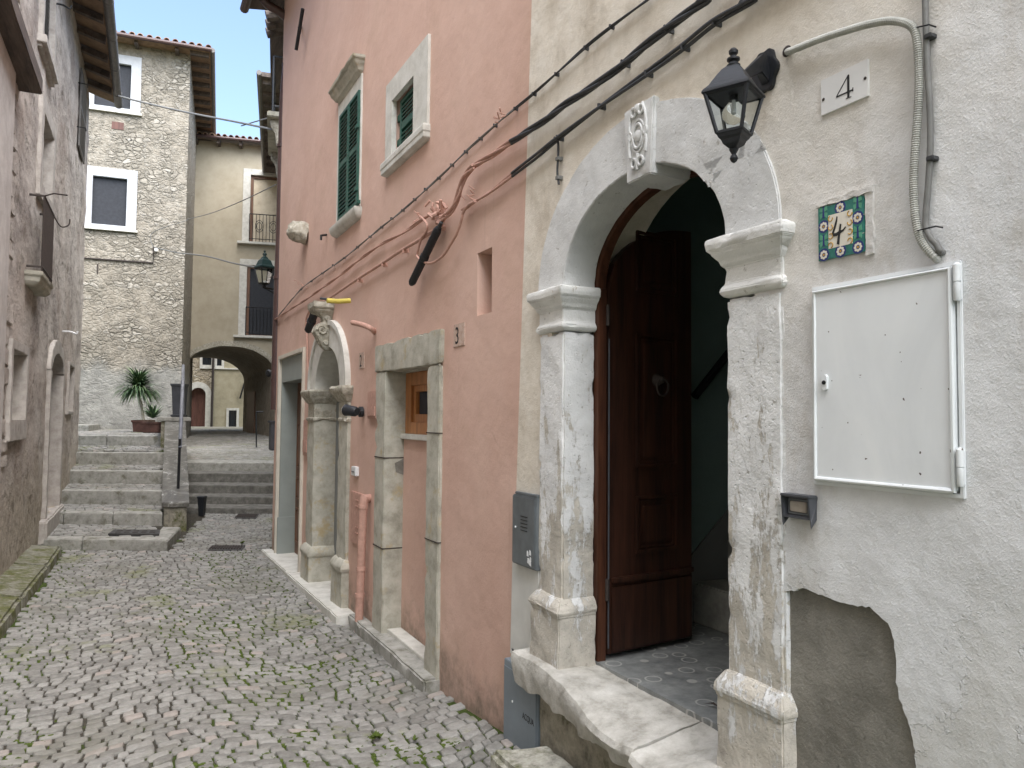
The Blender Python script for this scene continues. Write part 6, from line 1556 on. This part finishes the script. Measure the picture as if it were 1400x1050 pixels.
for z in (tz, b0.z+.2): g.tube([Sd.w(s1+.03, z, 0), Sd.w(s1+.03, z, o1-.1), Sd.w(s1+2.15, z, o1-.1)], .022, 6)
g.build('railing_frame', 'black', ba_)
t_ = at_depth(364, 22, 13); s2 = (t_-Sd.o).dot(Sd.d); o2 = (t_-Sd.o).dot(Sd.n)
g = G()
for k in range(3): g.tube([Sd.w(s2+k*.3, t_.z, o2), Sd.w(s2+k*.3, t_.z+.3, -.6)], .09, 10)
g.box(Sd, s2-.1, s2+3, t_.z+.02, t_.z+.12, -.8, o2-.05); g.build('tile_eave', 'eavewood', sh)

# ------------------------------------------------------------------ street lantern on bracket
sl = thing('street_lantern', 'dark four sided street lantern on a scrolled bracket before the yellow house', 'street lamp', tuple(at_depth(361, 390, 11.6)))
c0 = at_depth(361.5, 368, 11.6)
def lz2(py): return at_depth(361.5, py, 11.6).z
zt, zb = lz2(367), lz2(388)
def sq(r, z): return [Vector((c0.x+r*math.cos(R(45)+k*math.pi/2+R(20)), c0.y+r*math.sin(R(45)+k*math.pi/2+R(20)), z)) for k in range(4)]
def loft4(levels): 
    g = G(); vs = [p for r, z in levels for p in sq(r, z)]; n = len(levels)
    return g.add(vs, [(0, 1, 2, 3), tuple(4*(n-1)+i for i in (3, 2, 1, 0))]+[(4*i+j, 4*i+(j+1) % 4, 4*i+4+(j+1) % 4, 4*i+4+j) for i in range(n-1) for j in range(4)])
loft4([(.16, zt), (.165, zt+.02), (.13, zt+.05), (.10, zt+.12), (.06, zt+.15), (.05, zt+.17), (.02, zt+.19)]).build('roof_cap', 'lantgreen', sl, bevel=.004)
g = G(); g.lathe((c0.x, c0.y, zt+.18), [(0, .03), (.02, .02), (.03, .035), (.05, .03), (.06, .012), (.09, .02), (.10, .003)], seg=10); g.build('finial', 'lantgreen', sl, smooth=True)
g = G(); A, B_ = sq(.145, zt), sq(.085, zb)
for k in range(4): g.tube([A[k], B_[k]], .010, 5)
g.tube(A+A[:2], .010, 5); g.tube(B_+B_[:2], .010, 5); g.build('cage', 'black', sl)
g = G(); g.add(sq(.14, zt)+sq(.08, zb), [(0, 1, 5, 4), (1, 2, 6, 5), (2, 3, 7, 6), (3, 0, 4, 7)]); g.build('glass_pane', 'glass', sl)
g = G(); g.lathe((c0.x, c0.y, zb-.07), [(0, .01), (.02, .03), (.04, .02), (.06, .05), (.075, .09)], seg=10); g.build('base_cup', 'black', sl, smooth=True)
g = G(); wx = c0+Vector((.55, .25, 0)); g.tube([Vector((c0.x, c0.y, zb-.06)), Vector((wx.x, wx.y, zb-.06))], .014, 6)
g.tube(smoothpts([Vector((c0.x+.02, c0.y, zb-.07)), Vector((c0.x+.15, c0.y+.05, zb-.13)), Vector((c0.x+.3, c0.y+.12, zb-.25)), Vector((wx.x, wx.y, zb-.30))], 6), .010, 6)
g.tube([c0+Vector((.06, .03, 0)), Vector((wx.x, wx.y, zt))], .016, 6); g.build('bracket', 'black', sl)

t = thing('flood_light', 'small white wall light with a black head low beyond the drainpipe', 'light', tuple(at_depth(371, 512, 12)))
g = G(); p = at_depth(366, 510, 12); q = at_depth(378, 511, 12.2); g.lathe(p+(q-p)*.45, [(0, .05), (.06, .055)], q-p, 12); g.build('collar', 'white', t); g = G(); g.lathe(p, [(0, .04), (.02, .06), (.06, .05), (.1, .05)], q-p, 12); g.build('head', 'black', t)

# ------------------------------------------------------------------ cables across the street
def span(lab, pts, r, name='street_cable'):
    P = [at_depth(a, b, D_) for a, b, D_ in pts]; t = thing(name, lab, 'cable', tuple(P[0])); g = G(); g.tube(smoothpts(P, 8), r, 6); g.build('cable', 'greycable', t, smooth=True); return t
span('cable from the left gutter across the sky to the balcony on the right', [(161, 131, 15.5), (200, 141, 16), (262, 155, 16), (320, 166, 15), (372, 177, 14)], .020)
span('second thin cable above the yellow house roof', [(330, 172, 15), (350, 166, 14.5), (368, 161, 14)], .012)
span('cable from the stone house across the lane to the street lantern', [(211, 338, 21), (240, 345, 19), (280, 350, 16), (320, 360, 14), (358, 367, 11.9)], .016)
span('thin slanting cable in front of the yellow house upper window', [(256, 300, 20), (290, 291, 18), (330, 275, 15), (378, 252, 12.5)], .009)
span('short dark cable along the stone house corner', [(209, 338, 21.3), (209, 318, 21.3), (256, 301, 21)], .010)
if 0: span('long drop cable down the corner of the stone house', [(251, 76, 21.2), (249.5, 200, 21.2), (248, 330, 21.2), (246.5, 515, 21.2)], .012)

# ------------------------------------------------------------------ plants
def planter(nm, lab, c, w_, h_, z0):
    t = thing(nm, lab, 'planter', (c.x, c.y, z0)); pl = Pl((c.x, c.y), (.892, -.452), (-.452, -.892)); g = G()
    lv = [(z0, -.02), (z0+h_*.8, 0), (z0+h_*.82, .02), (z0+h_, .02)]
    g.stack(pl, -w_/2, w_/2, lv, -.35, 0); g.build('box', 'pot', t, bevel=.006); g = G(); g.box(pl, -w_/2+.01, w_/2-.01, z0+h_*.9, z0+h_+.005, -.36, -.0); g.build('soil', 'riser', t); return t
c1 = at_depth(191, 590, 19.1); c2 = at_depth(211, 590, 18.5)
planter('planter_box', 'weathered brown planter box behind, holding the spiky palm-like plant', c1, .40, .30, 1.2)
planter('planter_box', 'reddish brown planter box in front, holding the small green aloe', c2, .62, .26, 1.2)
def blades(parent, c, n, L_, w_, up0, droop, seed, seg=6):
    rn = random.Random(seed); g = G()
    for k in range(n):
        az = rn.uniform(0, 2*math.pi); el = R(rn.uniform(*up0)); l = L_*rn.uniform(.7, 1.1); d = Vector((math.cos(az), math.sin(az), 0)); side = Vector((-d.y, d.x, 0)); p = Vector(c); V = []; e = el
        for s in range(seg+1):
            f = s/seg; ww = w_*(.6+.8*f*(1-f)*2)*(1-f**3)+.001
            V += [p-side*ww, p+side*ww]; p = p+(d*math.cos(e)+Vector((0, 0, math.sin(e))))*l/seg; e -= droop/seg*rn.uniform(.7, 1.3)
        g.add(V, [(2*s, 2*s+1, 2*s+3, 2*s+2) for s in range(seg)])
    return g.build('leaves', 'leaf', parent)
tr0, tr1 = at_depth(197, 575, 19.2), at_depth(189, 533, 19.2)
t = thing('spiky_plant', 'tall spiky palm-like plant with a round crown of sword leaves on the landing', 'plant', tuple(tr0))
g = G(); g.tube(smoothpts([tr0-Vector((0, 0, .1)), tr0.lerp(tr1, .4), tr1, tr1+Vector((0, 0, .08))], 5), .036, 8); g.build('trunk', 'carved', t, smooth=True)
blades(t, tr1+Vector((0, 0, .02)), 520, .74, .018, (-15, 85), 1.25, 5)
tr2, tr3 = at_depth(200, 572, 19.2), at_depth(196, 548, 19.2)
ca = at_depth(209, 572, 18.5); t = thing('aloe', 'small bright green aloe with pointed leaves in the front planter', 'plant', tuple(ca))
blades(t, ca, 60, .42, .022, (20, 88), .5, 6)
# small weeds
def weed(px, py, z, lab, s=.07, n=16, seed=1):
    r = (px-700)*RT-(py-525)*UP+FPX*FW; c = CAM+r*((z-CAM.z)/r.z); t = thing('weed', lab, 'plant', tuple(c)); rn = random.Random(seed); g = G()
    for k in range(n):
        az = rn.uniform(0, 6.28); l = s*rn.uniform(.5, 1); d = Vector((math.cos(az), math.sin(az), rn.uniform(.2, .9))).normalized(); side = Vector((-d.y, d.x, 0)).normalized()*l*.28; p = c+Vector((rn.uniform(-s, s)*.4, rn.uniform(-s, s)*.4, 0))
        g.add([p, p+d*l*.5+side, p+d*l, p+d*l*.5-side], [(0, 1, 2, 3)])
    g.build('leaves', 'mossgreen', t)
weed(513, 1009, 0, 'small green weed growing between cobbles near the bottom of the picture', .05, 22, 1)
weed(566, 1012, 0, 'tiny green sprout among the cobbles close to the pink wall foot', .03, 12, 2)
weed(330, 743, -.19, 'tuft of green weed by the far grate', .06, 12, 3)
weed(188, 737, -.14, 'little weed by the left end of the lowest stair', .07, 14, 4) if False else None
# litter in the hall floor
t = thing('dry_leaf', 'small dark curled dry leaf lying on the hall floor', 'leaf', (.3, 2.0, .51))
c = W.m(962, 953, -.25); g = G(); P_ = Vector((.25, c[0], .512)); g.add([P_, P_+Vector((.01, -.03, .008)), P_+Vector((.03, -.06, .0)), P_+Vector((.025, -.03, .012))], [(0, 1, 2, 3)]); g.build('blade', 'iron', t)
